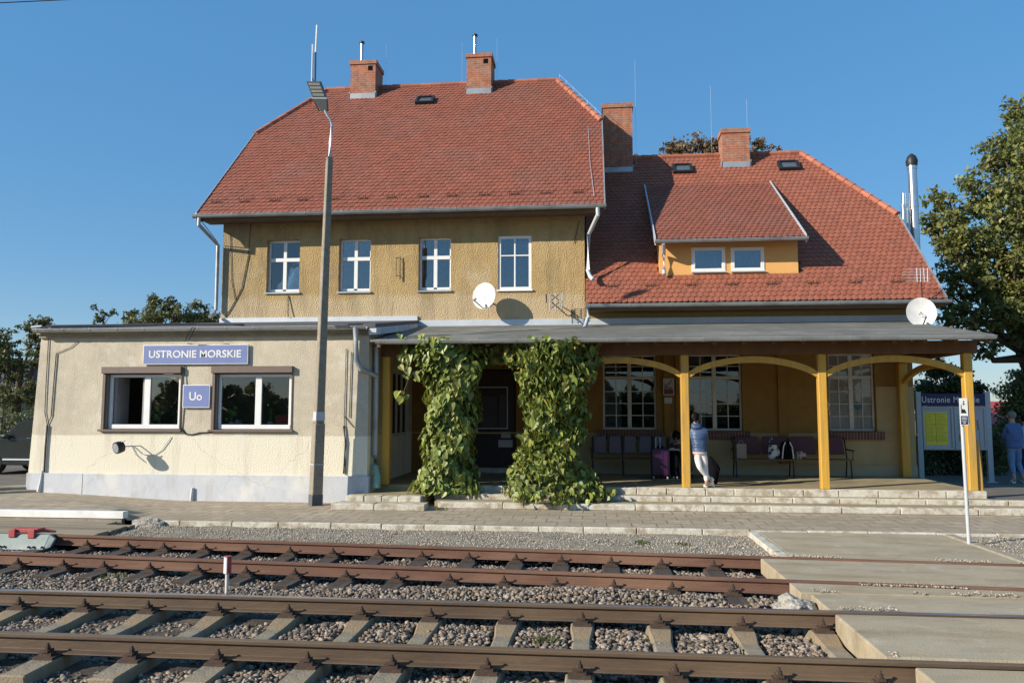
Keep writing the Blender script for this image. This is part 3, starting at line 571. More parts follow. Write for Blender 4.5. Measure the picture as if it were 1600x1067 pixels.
def frame_boxes(b, x0, x1, z0, z1, y, t, d=.06): b.box(x0, x1, y, y+d, z0, z0+t); b.box(x0, x1, y, y+d, z1-t, z1); b.box(x0, x0+t, y, y+d, z0+t, z1-t); b.box(x1-t, x1, y, y+d, z0+t, z1-t)
def upper_window(h, k):
    x0, x1, z0, z1 = h; xc = (x0+x1)/2; y = W+.14 if k < 3 else W+.03; b = MB()
    zt = z1-.36*(z1-z0)
    if k < 3:
        frame_boxes(b, x0+.002, x1-.002, z0+.03, z1, y, .055); b.box(x0+.05, x1-.05, y-.012, y+.05, zt-.055, zt+.045)
        b.box(xc-.045, xc+.045, y-.008, y+.055, zt+.045, z1-.05); b.box(xc-.05, xc+.05, y-.01, y+.055, z0+.08, zt-.055)
        b.box(x0+.05, x1-.05, y-.01, y+.05, z0+.075, z0+.13)
    else:
        frame_boxes(b, x0+.002, x1-.002, z0+.03, z1, y, .075); b.box(xc-.02, xc+.02, y+.005, y+.05, z0+.1, z1-.07); b.box(x0+.07, x1-.07, y+.003, y+.05, zt-.015, zt+.02)
    fr = b.build('window', M['white'], ST, bevel=.005)
    MB().box(x0+.05, x1-.05, y+.028, y+.034, z0+.08, z1-.05).build('pane', M['glassu'], fr)
    MB().box(x0-.03, x1+.03, W-.05, y, z0-.012, z0+.028).build('sill', M['zinc'] if k < 3 else M['white'], fr)
    if k == 2:
        MB().box(x0+.09, xc-.02, y+.20, y+.215, z0+.85, zt-.03).build('curtain', M['curtainb'], fr)
        MB().box(x0+.09, xc-.14, y+.22, y+.23, z0+.1, z0+.9).build('curtain', M['curtain'], fr)
    if k in (0, 1, 3):
        b = MB(); n = 26
        for i in range(n):
            a = x0+.06+(x1-x0-.12)*i/n; c = x0+.06+(x1-x0-.12)*(i+1)/n; ya = y+.16+.02*(i % 2); yb = y+.16+.02*((i+1) % 2)
            b.quad((a, ya, z0+.05), (c, yb, z0+.05), (c, yb, z1-.05 if k < 3 else z1-.55), (a, ya, z1-.05 if k < 3 else z1-.55))
        b.build('curtain', mat('sheer_curtain', (.23, .30, .40), rough=.9) if k < 3 else mat('sheer_net', (.36, .42, .50), rough=.9), fr)
    if k == 3: MB().box(xc+.0, x1-.06, y+.18, y+.19, z1-.5, z1-.12).build('curtain', M['curtainb'], fr)
for k, h in enumerate(upw): upper_window(h, k)
# the second window is tilted open: a narrower sash leaning inwards
def porch_window(h, k):
    x0, x1, z0, z1 = h; y = W+.10; xc = (x0+x1)/2; zt = z0+.69*(z1-z0); b = MB(); m = M['whiteold']
    frame_boxes(b, x0+.002, x1-.002, z0, z1, y, .05); b.box(x0+.05, x1-.05, y-.01, y+.05, zt-.04, zt+.04); b.box(xc-.05, xc+.05, y-.02, y+.05, z0+.05, z1-.05)
    for (a, c) in ((x0+.05, xc-.05), (xc+.05, x1-.05)):
        b.box((a+c)/2-.012, (a+c)/2+.012, y+.005, y+.04, z0+.05, z1-.05)
        for q in (1, 2, 3): zz = z0+.05+(zt-.04-z0-.05)*q/4; b.box(a, c, y+.008, y+.038, zz-.011, zz+.011)
        zz = (zt+.04+z1-.05)/2; b.box(a, c, y+.008, y+.038, zz-.011, zz+.011)
    fr = b.build('window', m, ST, bevel=.003)
    MB().box(x0+.05, x1-.05, y+.022, y+.026, z0+.05, z1-.05).build('pane', M['glassc'] if k == 2 else M['glassp'], fr)
    if k == 2:
        MB().box(x0+.06, x1-.06, y+.045, y+.05, z0+.05, z1-.05).build('blind', mat('white_blind', (.50, .48, .42), (.42, .40, .36), rough=.9), fr)
        d = MB(); d.ball((xc+.17, y+.036, z0+.62), (.09, .006, .10)); d.tube([(xc+.17, y+.036, z0+.52), (xc+.15, y+.036, z0+.30)], .006, 5); d.build('window_decoration', mat('teal_paper', (.16, .28, .33)), fr)
    else:
        MB().box(x0+.06, xc-.2, y+.25, y+.26, z0+.05, z1-.05).build('curtain', mat('dark_curtain', (.26, .28, .25), rough=.9), fr)
for k, h in enumerate(plw[:3]): porch_window(h, k)
# entrance door
dr = MB().box(-3.33, -2.02, W+.09, W+.15, .36, 2.97).build('door', M['door'], ST)
b = MB(); frame_boxes(b, -3.05, -2.22, 1.45, 2.55, W+.075, .03, .02); b.build('door_glazing_frame', M['greyp'], dr)
MB().box(-2.95, -2.5, W+.07, W+.078, 1.5, 2.3).build('poster', mat('dim_poster', (.09, .075, .08)), dr)
MB().box(-2.45, -2.28, W+.07, W+.078, 1.5, 2.35).build('poster', mat('dim_poster2', (.10, .085, .08)), dr)
MB().box(-2.4, -2.15, W+.08, W+.088, 1.22, 1.38).build('notice', M['paperm'], dr); MB().box(-2.47, -2.1, W+.08, W+.088, .98, 1.17).build('notice', M['paperm'], dr)
MB().box(-3.2, -2.0, W-.12, W+.08, .334, .46).build('threshold', M['kerbw'], ST)

# ---- roofs of beaver-tail tiles
def tiled(name, u0, u1, v1, P, U, V, Nn, inside, m, parent, tw=.15, th=.185, label=None, bounds=None):
    vs = []; fs = []; P, U, V, Nn = map(Vector, (P, U, V, Nn)); rr = random.Random(3)
    nrow = int(math.ceil(v1/th)); arc = [(-.5, .07), (-.40, .028), (-.2, .004), (0, -.004), (.2, .004), (.40, .028), (.5, .07)]
    for r in range(nrow):
        off = (r % 2)*tw/2; ncol = int((u1-u0)/tw)+2
        for c in range(-1, ncol):
            uc = u0+c*tw+off+tw/2; vb = r*th
            if bounds:
                bl, br = bounds(vb+th*.6)
                if uc < bl-tw*.42 or uc > br+tw*.42 or not inside(min(max(uc, bl+.005), br-.005), vb+th*.55): continue
            elif not inside(uc, vb+th*.55): continue
            def cl(u_, v_):
                if not bounds: return u_
                a_, b_ = bounds(v_); return min(max(u_, a_), b_)
            j = rr.uniform(-.004, .004); h0 = .030+rr.uniform(-.003, .006); tilt = rr.uniform(-.004, .004)
            top = []; bot = []
            for (a, d) in arc:
                v = vb+d*.75+j; u = cl(uc+a*(tw-.006), v); hh = h0+tilt*a*2+.007*(1-(2*a)**2)
                top.append(P+U*u+V*v+Nn*hh); bot.append(P+U*u+V*v+Nn*(hh-.024))
            t2 = [P+U*cl(uc+a*(tw-.006), vb+th*1.25)+V*(vb+th*1.25)+Nn*(.012+.007*(1-(2*a)**2)) for a in (.5, 0, -.5)]
            b0 = len(vs); vs += top+bot+t2; n = len(arc)
            fs += [(b0+3, b0+4, b0+5, b0+6, b0+14, b0+15), (b0, b0+1, b0+2, b0+3, b0+15, b0+16)]+[(b0+n+i, b0+n+i+1, b0+i+1, b0+i) for i in range(n-1)]
    bb = MB(); bb.add(vs, fs); o = bb.build(name, m, parent, label=label); return o
s2 = math.sqrt(.5)
EY = 19.62
# main roof (45 degrees): eave (EY, 7.12) ridge Y 25.4
RIDY, RIDZ = 25.4, 7.12+(25.4-EY)
xl, xr = -10.53, .31; hyp = (RIDY-EY)*math.sqrt(2); vh = 4.9
def in_main(u, v):
    if v > hyp: return False
    l, r_ = xl, xr
    if v > vh: k = (v-vh)/(hyp-vh); l = xl+k*1.48; r_ = xr-k*1.43
    return l < u < r_
b = MB()      # roof body with half hips
hy = EY+vh*s2; hz = 7.12+vh*s2; by = 2*RIDY-EY; hyb = 2*RIDY-hy
pf = [(xl, EY, 7.10), (xr, EY, 7.10), (xr, hy, hz-.02), (xr-1.43, RIDY, RIDZ-.02), (xl+1.48, RIDY, RIDZ-.02), (xl, hy, hz-.02)]
pb = [(xl, by, 7.10), (xr, by, 7.10), (xr, hyb, hz-.02), (xr-1.43, RIDY, RIDZ-.02), (xl+1.48, RIDY, RIDZ-.02), (xl, hyb, hz-.02)]
b.add(pf, [tuple(range(6))]); b.add(pb, [tuple(range(5, -1, -1))]); b.add([pf[2], pb[2], pf[3]], [(0, 1, 2)]); b.add([pf[5], pb[5], pf[4]], [(0, 2, 1)])
b.add([(p[0], p[1], p[2]-.16) for p in pf], [tuple(range(5, -1, -1))]); b.add([(p[0], p[1], p[2]-.16) for p in pb], [tuple(range(6))])
for q in (pf, pb):
    for i, j in ((0, 1), (1, 2), (5, 0)): b.quad(q[i], q[j], (q[j][0], q[j][1], q[j][2]-.16), (q[i][0], q[i][1], q[i][2]-.16))
roof_l = b.build('main_roof', M['soffit'], ST)
tiled('roof_tiles', xl, xr, hyp, (0, EY, 7.12), (1, 0, 0), (0, s2, s2), (0, -s2, s2), in_main, M['tile'], roof_l, bounds=lambda v: (xl+max(0, (v-vh)/(hyp-vh))*1.48, xr-max(0, (v-vh)/(hyp-vh))*1.43))
def ridge_caps(pts, parent, r=.10, step=.33):
    b = MB()
    for a, c in zip(pts, pts[1:]):
        a, c = Vector(a), Vector(c); d = (c-a); n = max(1, int(d.length/step)); d /= n
        for i in range(n): b.tube([a+d*i, a+d*(i+1.12)], [r*1.08, r*.86], 8)
    return b.build('ridge_tiles', M['ridge'], parent, smooth=True)
ridge_caps([(xl, hy, hz), (xl+1.48, RIDY, RIDZ+.02)], roof_l); ridge_caps([(xl+1.48, RIDY, RIDZ+.03), (xr-1.43, RIDY, RIDZ+.03)], roof_l); ridge_caps([(xr, hy, hz+.02), (xr-1.43, RIDY, RIDZ+.03)], roof_l)
MB().box(xl+.05, xr-.05, EY+.04, W-.003, 7.02, 7.09).build('soffit', M['soffit'], roof_l)
b = MB(); b.box(xl, xr, EY-.01, EY+.03, 6.97, 7.10); b.build('fascia', M['soffit'], roof_l)
# right hand verge flashing
b = MB(); b.prism([(xr+.002, EY, 7.0), (xr+.002, hy, hz-.13), (xr+.002, hy, hz+.07), (xr+.002, EY, 7.2)], (.03, 0, 0)); b.prism([(xl-.03, EY, 7.0), (xl-.03, hy, hz-.13), (xl-.03, hy, hz+.07), (xl-.03, EY, 7.2)], (.028, 0, 0)); build_split(b, 'verge_flashing', M['zinc'], roof_l)
# right wing roof
QY = 19.62; QZ = 4.60; RY2 = 25.05; RZ2 = QZ+(RY2-QY); xl2, xr2 = -.18, 8.43; hyp2 = (RY2-QY)*math.sqrt(2); vh2 = 3.85
def in_wing(u, v):
    if v > hyp2 or u < xl2: return False
    r_ = xr2 if v < vh2 else xr2-(v-vh2)/(hyp2-vh2)*1.85
    if .345 < u < 1.3 and v > 6.98: return False
    if u > r_: return False
    if 1.70 < u < 5.30 and 1.18 < v < dv(u): return False
    return True
dv = lambda u: 5.35
hy2 = QY+vh2*s2; hz2 = QZ+vh2*s2; by2 = 2*RY2-QY; hyb2 = 2*RY2-hy2
pf = [(xl2, QY, QZ-.02), (xr2, QY, QZ-.02), (xr2, hy2, hz2-.02), (xr2-1.85, RY2, RZ2-.02), (xl2, RY2, RZ2-.02)]
pb = [(xl2, by2, QZ-.02), (xr2, by2, QZ-.02), (xr2, hyb2, hz2-.02), (xr2-1.85, RY2, RZ2-.02), (xl2, RY2, RZ2-.02)]
b = MB(); b.add(pf, [tuple(range(5))]); b.add(pb, [tuple(range(4, -1, -1))]); b.add([pf[2], pb[2], pf[3]], [(0, 1, 2)])
b.add([(p[0], p[1], p[2]-.15) for p in pf], [tuple(range(4, -1, -1))]); b.add([(p[0], p[1], p[2]-.15) for p in pb], [tuple(range(5))])
for q in (pf, pb):
    for i, j in ((0, 1), (1, 2), (4, 0)): b.quad(q[i], q[j], (q[j][0], q[j][1], q[j][2]-.15), (q[i][0], q[i][1], q[i][2]-.15))
roof_r = b.build('wing_roof', M['soffit'], ST)
tiled('roof_tiles', xl2, xr2, hyp2, (0, QY, QZ), (1, 0, 0), (0, s2, s2), (0, -s2, s2), in_wing, M['tile2'], roof_r, bounds=lambda v: (xl2, xr2-max(0, (v-vh2)/(hyp2-vh2))*1.85))
ridge_caps([(.95, RY2, RZ2+.03), (xr2-1.85, RY2, RZ2+.03)], roof_r); ridge_caps([(xr2, hy2, hz2+.02), (xr2-1.85, RY2, RZ2+.03)], roof_r)
b = MB(); b.prism([(xr2+.002, QY, QZ-.13), (xr2+.002, hy2, hz2-.15), (xr2+.002, hy2, hz2+.06), (xr2+.002, QY, QZ+.07)], (.04, 0, 0)); build_split(b, 'verge_flashing', M['zinc'], roof_r)
MB().box(xl2+.02, xr2-.03, QY+.04, W-.003, 4.44, 4.50).build('soffit', M['soffit'], roof_r)
MB().box(xl2, xr2, QY-.01, QY+.03, 4.42, 4.57).build('fascia', M['soffit'], roof_r)
def gutter(b, x0, x1, y, z, r=.075, step=1.0):
    n = 8; vs = []
    for x in (x0, x1):
        for k in range(n+1): a = PI+PI*k/n; vs.append((x, y+r*math.cos(a), z+r*math.sin(a)))
        for k in range(n, -1, -1): a = PI+PI*k/n; vs.append((x, y+(r-.006)*math.cos(a), z+(r-.006)*math.sin(a)))
    m_ = 2*(n+1); b.add(vs, [(i, (i+1) % m_, m_+(i+1) % m_, m_+i) for i in range(m_)]+[tuple(range(m_-1, -1, -1)), tuple(range(m_, 2*m_))])
    b.tube([(x0, y-r, z), (x1, y-r, z)], .011, 6)
    x = x0+.1
    while x < x1:
        for k in range(n): a = PI+PI*k/n; a2 = PI+PI*(k+1)/n; q = r+.008; b.quad((x-.014, y+q*math.cos(a), z+q*math.sin(a)), (x+.014, y+q*math.cos(a), z+q*math.sin(a)), (x+.014, y+q*math.cos(a2), z+q*math.sin(a2)), (x-.014, y+q*math.cos(a2), z+q*math.sin(a2)))
        b.box(x-.012, x+.012, y-r-.012, y+r+.02, z+.004, z+.016); x += step
b = MB(); gutter(b, xl-.05, xr+.05, EY-.075, 7.10, .08); b.build('gutter', M['zinc'], roof_l, smooth=True)
b = MB(); gutter(b, xl2, xr2+.08, QY-.075, QZ-.04, .08); b.build('gutter', M['zinc'], roof_r, smooth=True)
# downpipes
b = MB(); b.tube([(-10.42, EY-.07, 7.03), (-10.42, EY-.07, 6.85), (-10.18, W-.12, 6.42), (-10.18, W-.12, 4.65), (-10.2, W-.2, 4.5), (-10.15, W-.5, 4.42)], .05, 10); build_split(b, 'downpipe', M['zinc'], ST, smooth=True)
b = MB(); b.tube([(-10.35, EY-.03, 6.93), (-10.2, W-.1, 6.5)], .012, 6); b.build('downpipe_strut', M['zinc'], ST)
b = MB(); b.tube([(.15, EY-.07, 7.03), (.15, EY-.07, 6.85), (-.08, W-.14, 6.5), (-.12, W-.14, 5.55), (-.06, W-.25, 5.36), (0.02, W-.36, 5.26)], .055, 10); build_split(b, 'downpipe', M['zincl'], ST, smooth=True)
b = MB(); b.tube([(-.12, QY-.07, 4.52), (-.12, QY+.02, 4.25), (-.2, QY-.2, 3.98), (-.2, QY-.5, 3.93)], .05, 10); build_split(b, 'downpipe', M['zincl'], ST, smooth=True)
# snow guards: small wire brackets a little above the eaves
def guard(x, y, z, parent, s=1):
    b = MB()
    for dx in (-.09, -.045, .05, .11): b.tube([(x+dx, y, z), (x+dx-.01, y-.03, z+.10+.02*math.sin(dx*70))], .008, 5)
    b.tube([(x-.13, y-.01, z+.02), (x+.16, y-.01, z+.03)], .009, 5); b.tube([(x+.1, y, z+.02), (x+.22, y+.10, z+.15), (x+.3, y+.12, z+.16)], .006, 5)
    return b.build('snow_guard', M['fast'], parent)
for i in range(13):
    x = -10.2+.82*i+random.uniform(-.05, .05)
    if x < xr-.2: guard(x, EY+.38, 7.55, roof_l)
for i in range(8):
    x = .45+1.0*i
    if not (1.6 < x < 1.9): guard(x, QY+.42, QZ+.48, roof_r)
# lightning conductors
b = MB(); b.tube([(xr-.25, EY+.2, 7.4), (xr-.35, EY+1.5, 8.7), (xr-.4, hy-.3, hz-.25)], .006, 5); b.build('lightning_wire', M['zincl'], roof_l)
b = MB()
for (x, y, z, h) in ((-7.05, 25.6, 12.9, 1.7), (-3.15, 25.4, 12.9, 1.6), (-4.35, 25.4, 12.9, 1.5)): b.tube([(x, y, z-.2), (x, y, z+h)], .0035, 5)
build_split(b, 'lightning_rod', M['zincl'], roof_l)
b = MB()
for (x, y, z, h) in ((1.42, 24.7, 9.6, 3.6), (4.98, 25.1, 10.0, 1.9), (3.85, 25.1, 10, 2.4)): b.tube([(x, y, z-.2), (x, y, z+h)], .0035, 5)
build_split(b, 'lightning_rod', M['zincl'], roof_r)
b = MB(); b.tube([(xr-1.35, RIDY, RIDZ+.22), (xr+.05, hy, hz+.18)], .004, 5)
for k in range(7): t = k/6; x = xr-1.35+t*1.4; z = RIDZ+.25-t*(RIDZ-hz+.05); b.tube([(x, RIDY-t*(RIDY-hy), z), (x, RIDY-t*(RIDY-hy), z-.15)], .004, 4)
b.build('lightning_wire', M['zincl'], roof_l)
# chimneys
def chimney(x0, x1, yf, yb, zb, zt, flue=None, vent=True, cap=False):
    b = MB(); b.box(x0, x1, yf, yb, zb-1.2, zt-.14); b.box(x0-.035, x1+.035, yf-.035, yb+.035, zt-.14, zt)
    if vent: b.box(x1-.26, x1-.10, yf-.004, yf, zt-.36, zt-.20, 1)
    c = b.build('chimney', [M['brick'], M['black']], ST)
    s = MB(); s.box(x0-.03, x1+.03, yf-.03, yf-.003, zb-.06, zb+.15); s.box(x0-.035, x0-.004, yf-.03, yb, zb-.06, zb+.2); s.box(x1+.004, x1+.035, yf-.03, yb, zb-.06, zb+.2)
    s.build('chimney_flashing', M['zinc'], c)
    if flue:
        f = MB(); x = flue; f.tube([(x, yf+.25, zt-.1), (x, yf+.25, zt+.72)], .06, 10); f.build('flue', M['steel'], c, smooth=True)
        g = MB(); g.tube([(x, yf+.25, zt+.70), (x, yf+.25, zt+.76), (x, yf+.25, zt+.80)], [.085, .09, .03], 10); g.build('flue_cap', M['dark'], c, smooth=True)
    return c
chimney(-8.06, -7.20, 24.85, 25.75, 12.38, 13.68, flue=-7.76)
chimney(-4.10, -3.28, 24.85, 25.75, 12.38, 13.74, flue=-3.86)
chimney(.37, 1.30, 24.45, 25.25, 9.44, 11.68, vent=False)
chimney(4.08, 4.92, 24.5, 25.2, 9.52, 10.74, vent=False)
# skylights
def skylight(x, y, z, parent, w_=.42, h=.5):
    t = MB(); p = Vector((x, y, z)); u = Vector((1, 0, 0)); v = Vector((0, s2, s2)); nn = Vector((0, -s2, s2))
    def q(a, c, d): r_ = p+u*a+v*c+nn*d; return (r_.x, r_.y, r_.z)
    def bx(bb, a0, a1, c0, c1, d0, d1): bb.hexa([q(a0, c0, d0), q(a1, c0, d0), q(a1, c1, d0), q(a0, c1, d0), q(a0, c0, d1), q(a1, c0, d1), q(a1, c1, d1), q(a0, c1, d1)])
    a = w_/2
    bx(t, -a-.05, -a+.03, 0, h, .0, .13); bx(t, a-.03, a+.05, 0, h, .0, .13); bx(t, -a+.03, a-.03, 0, .07, 0, .13); bx(t, -a+.03, a-.03, h-.07, h, 0, .14); sk = t.build('skylight', M['dark'], parent)
    g = MB(); bx(g, -a+.03, a-.03, .07, h-.07, .08, .09); g.build('skylight_pane', mat('skylight_glass', (.10, .12, .14), rough=.15, spec=.8), sk) if parent is ST else None
    return sk
skylight(-5.40, 24.42-.1, 7.12+24.42-.1-EY, ST, .5, .45); skylight(2.83, 24.25, QZ+24.25-QY, ST, .5, .5); skylight(6.05, 24.25, QZ+24.25-QY, ST, .52, .5)
# big wall flue standing on the right roof slope
fl = MB(); fl.tube([(9.45, 23.8, 6.6), (9.45, 23.8, 9.15)], .125, 14); fl.tube([(9.45, 23.8, 7.9), (9.45, 23.8, 8.0)], .135, 14); fl.tube([(9.45, 23.8, 9.05), (9.45, 23.8, 9.13)], .14, 14); flo = fl.build('wall_flue', M['steel'], ST, smooth=True)
c = MB(); c.rings([((9.45, 23.8, 9.16), (.15, 0, 0), (0, .15, 0)), ((9.45, 23.8, 9.3), (.17, 0, 0), (0, .17, 0)), ((9.45, 23.8, 9.44), (.12, 0, 0), (0, .12, 0)), ((9.45, 23.8, 9.52), (.03, 0, 0), (0, .03, 0))], 12); c.build('flue_cowl', M['dark'], flo, smooth=True)
fl = MB(); fl.tube([(9.22, 23.9, 6.6), (9.22, 23.9, 8.35)], .07, 10); fl.tube([(9.08, 23.6, 6.6), (9.08, 23.6, 7.95)], .07, 10); fl.tube([(9.22, 23.9, 8.0), (9.45, 23.8, 8.0)], .02, 6); fl.tube([(9.30, 23.85, 6.6), (9.30, 23.85, 7.9)], .035, 6); fl.build('wall_flue', M['steel'], ST, smooth=True)
MB().tube([(9.45, 23.8, 6.78), (7.8, 23.8, 6.78)], .11, 12).build('flue_elbow', M['steel'], ST, smooth=True)
MB().tube([(9.22, 23.9, 6.66), (7.8, 23.9, 6.66)], .05, 8).build('flue_elbow', M['steel'], ST, smooth=True)
MB().tube([(9.08, 23.6, 6.66), (7.8, 23.6, 6.66)], .05, 8).build('flue_elbow', M['steel'], ST, smooth=True)
MB().tube([(9.40, 23.85, 6.62), (7.8, 23.85, 6.0)], .02, 6).build('flue_bracket', M['dark'], ST)
# dormer
DY = 20.46; dz0, dz1 = 5.38, 6.33
dwin = [(2.58, 3.40, 5.50, 6.14), (3.58, 4.38, 5.50, 6.12)]
dw = wall_grid('dormer', 1.74, 5.24, dz0-.1, dz1, DY, dwin, M['orange_d'], ST, depth=.06)
b = MB(); b.box(1.74, 1.86, DY+.001, DY+1.9, dz0-.1, dz1+.25); b.box(5.12, 5.24, DY+.001, DY+1.9, dz0-.1, dz1+.25); build_split(b, 'dormer_cheek', M['orange_d'], dw)
# dormer roof, shallower than the main roof: from eave (20.05, 6.30) to the main slope
dy0, dzE = 20.02, 6.27; dyT = 23.75; dzT = QZ+dyT-QY+.02; dl = math.hypot(dyT-dy0, dzT-dzE); dV = Vector((0, (dyT-dy0)/dl, (dzT-dzE)/dl)); dN = Vector((0, -dV.z, dV.y))
dxa, dxb = 1.62, 5.32
def in_dorm(u, v): return dxa < u < dxb and v < dl
b = MB(); b.hexa([(dxa, dy0, dzE-.10), (dxb, dy0, dzE-.10), (dxb, dyT, dzT-.18), (dxa, dyT, dzT-.18), (dxa, dy0, dzE), (dxb, dy0, dzE), (dxb, dyT, dzT-.01), (dxa, dyT, dzT-.01)]); dro = b.build('dormer_roof', M['soffit'], dw)
# tiles of the dormer roof are a part beside its deck (three levels at most)
tiled('dormer_tiles', dxa, dxb, dl, (0, dy0, dzE), (1, 0, 0), dV, dN, in_dorm, M['tile'], dw, bounds=lambda v: (dxa, dxb))
b = MB()
for x in (dxa-.03, dxb+.005): b.hexa([(x, dy0-.03, dzE-.14), (x+.03, dy0-.03, dzE-.14), (x+.03, dyT, dzT-.1), (x, dyT, dzT-.1), (x, dy0-.03, dzE+.07), (x+.03, dy0-.03, dzE+.07), (x+.03, dyT, dzT+.07), (x, dyT, dzT+.07)])
build_split(b, 'dormer_verge', M['zincl'], dw)
b = MB(); gutter(b, dxa-.03, dxb+.05, dy0-.07, dzE-.03, .07, .9); b.build('dormer_gutter', M['zinc'], dw, smooth=True)
b = MB(); b.tube([(1.80, dy0-.06, dzE-.1), (1.82, dy0+.05, dzE-.2), (1.84, DY-.12, dzE-.3), (1.84, DY-.12, 5.55), (1.84, DY-.26, 5.40)], .05, 10); b.build('dormer_downpipe', M['zincl'], dw, smooth=True)
for (a, c, e, f) in dwin:
    b = MB(); frame_boxes(b, a-.02, c+.02, e, f+.01, DY-.02, .09, .07); fr = b.build('dormer_window', M['white'], ST, bevel=.006)
    MB().box(a+.06, c-.06, DY+.02, DY+.025, e+.08, f-.07).build('pane', M['glassu'], fr)
    MB().box(a-.03, c+.03, DY-.10, DY-.021, e-.03, e).build('sill', M['greyp'], fr)
    q = MB(); n = 24
    for i in range(n): x = a+.06+(c-a-.12)*i/n; x2 = a+.06+(c-a-.12)*(i+1)/n; q.quad((x, DY+.12+.015*(i % 2), e+.13+.02*(i % 3)), (x2, DY+.12+.015*((i+1) % 2), e+.13+.02*((i+1) % 3)), (x2, DY+.12+.015*((i+1) % 2), f-.05), (x, DY+.12+.015*(i % 2), f-.05))
    q.build('curtain', mat('dormer_net', (.33, .42, .54), rough=.9), fr)
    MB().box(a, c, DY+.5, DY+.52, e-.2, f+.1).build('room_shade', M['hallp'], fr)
# flashing strip where the porch roof meets the wall, cables, bracket
MB().box(-4.62, 7.88, W-.05, W-.004, 4.12, 4.30).build('wall_flashing', M['zincl'], ST)
MB().box(-10.1, -4.62, W-.06, W-.004, 4.28, 4.42).build('wall_flashing', M['zincl'], ST)
b = MB(); b.tube([at(352, 350, W-.02), at(392, 345, W-.02), at(388, 400, W-.02), at(378, 450, W-.02), at(362, 480, W-.02), at(352, 495, W-.02)], .012, 5)
b.tube([at(360, 365, W-.02), at(362, 440, W-.02), at(368, 470, W-.02)], .008, 5); b.tube([at(625, 400, W-.05), at(625, 438, W-.05)], .012, 5); b.tube([at(619, 402, W-.12), at(619, 432, W-.12)], .01, 5); b.tube([at(619, 403, W-.12), at(625, 403, W)], .008, 5); b.tube([at(619, 431, W-.12), at(625, 431, W)], .008, 5)
b.tube([at(450, 462, W-.02), at(450, 495, W-.1)], .014, 5); b.tube([at(905, 345, W-.03), at(897, 380, W-.02)], .008, 5); build_split(b, 'wall_cable', M['dark'], ST)

# ================================================================ ANNEX (signal box office)
AX0, AX1, AY = -12.25, -4.75, 16.25
AN = thing('office_annex', 'single storey beige rendered office with two brown shuttered windows and pale plinth', 'building', (-8.5, AY, 0))
aw = [(-10.72, -8.93, 1.50, 2.83), (-8.20, -6.43, 1.50, 2.83)]
wall_grid('front_wall', AX0, AX1, 0, 3.66, AY, aw, M['annex'], AN, depth=.18, batter=.17)
b = MB(); b.add([(AX0-.17, AY, 0), (AX0-.17, W-.01, 0), (AX0, W-.01, 3.66), (AX0, AY, 3.66)], [(0, 3, 2, 1)]); b.box(AX0-.1, -10.1, W-.2, W, 0, 3.7)
wsx = [(18.3, 19.9, 1.3, 2.9)]
for (y0, y1, z0, z1) in ((AY, 18.3, 0, 3.66), (19.9, W-.003, 0, 3.66), (18.3, 19.9, 0, 1.3), (18.3, 19.9, 2.9, 3.66)): b.box(AX1-.15, AX1-.001, y0+.001, y1, z0, z1)
build_split(b, 'side_wall', M['annex'], AN)
b = MB(); frame = b; x = AX1-.08
b.box(x, x+.05, 18.3, 19.9, 1.3, 1.38); b.box(x, x+.05, 18.3, 19.9, 2.82, 2.9)
for yy in (18.3, 18.8, 19.3, 19.82): b.box(x, x+.05, yy, yy+.08, 1.38, 2.82)
fr = b.build('side_window', M['whiteold'], AN); MB().box(x+.02, x+.024, 18.35, 19.85, 1.35, 2.85).build('pane', M['glassp'], fr)
b = MB(); b.box(AX0-.15, AX0+1.17-.0, AY-.05, AY-.003, 0, .56); b.box(AX0+1.17, AX1+.04, AY-.045, AY-.003, -.02, .555); b.box(AX1, AX1+.04, AY-.003, 18, 0, .555); b.build('plinth', M['plinth'], AN, bevel=.008)
b = MB(); b.box(AX0-.02, AX1+.06, AY-.06, AY-.003, 3.52, 3.66); b.box(AX0-.05, AX1+.08, AY-.11, AY-.06, 3.59, 3.67); b.build('cornice', M['concrete'], AN, bevel=.01)
b = MB(); b.hexa([(AX0-.1, AY-.14, 3.68), (-4.58, AY-.14, 3.68), (-4.58, W-.06, 4.22), (AX0-.1, W-.06, 4.22), (AX0-.1, AY-.14, 3.76), (-4.58, AY-.14, 3.76), (-4.58, W-.06, 4.30), (AX0-.1, W-.06, 4.30)]); b.build('roof', M['felt_b'], AN)
b = MB()
for i in range(8): y = AY-.12+.5*i; z = 3.68+(y-AY+.14)*.1305; b.hexa([(AX1+.02, y, z-.16), (-4.56, y, z-.16), (-4.56, y+.47, z-.10), (AX1+.02, y+.47, z-.10), (AX1+.02, y, z-.004), (-4.56, y, z-.004), (-4.56, y+.47, z+.055), (AX1+.02, y+.47, z+.055)])
b.build('verge_boards', M['plinth'], AN, bevel=.006)
b = MB(); gutter(b, AX0-.02, -4.75, AY-.21, 3.70, .075, .62); b.tube([(AX0-.1, AY-.2, 3.75), (-12.1, AY-.2, 3.77)], .03, 6); b.build('gutter', M['zinc'], AN, smooth=True)
b = MB(); b.tube([(-12.0, AY-.2, 3.78), (-9.5, AY-.15, 3.79), (-8.6, AY-.05, 3.80), (-7.5, AY-.15, 3.77)], .022, 6); b.build('roof_cable', M['dark'], AN)
b = MB(); b.tube([(-4.98, AY-.21, 3.68), (-4.98, AY-.21, 3.42), (-4.96, AY-.20, 2.98), (-4.88, AY-.16, 2.80), (-4.64, AY+.25, 2.66)], [.075, .055, .055, .055, .055], 10)
b.tube([(-4.66, AY+.27, 3.30), (-4.66, AY+.27, .95)], .06, 10); build_split(b, 'downpipe', M['zinc'], AN, smooth=True)
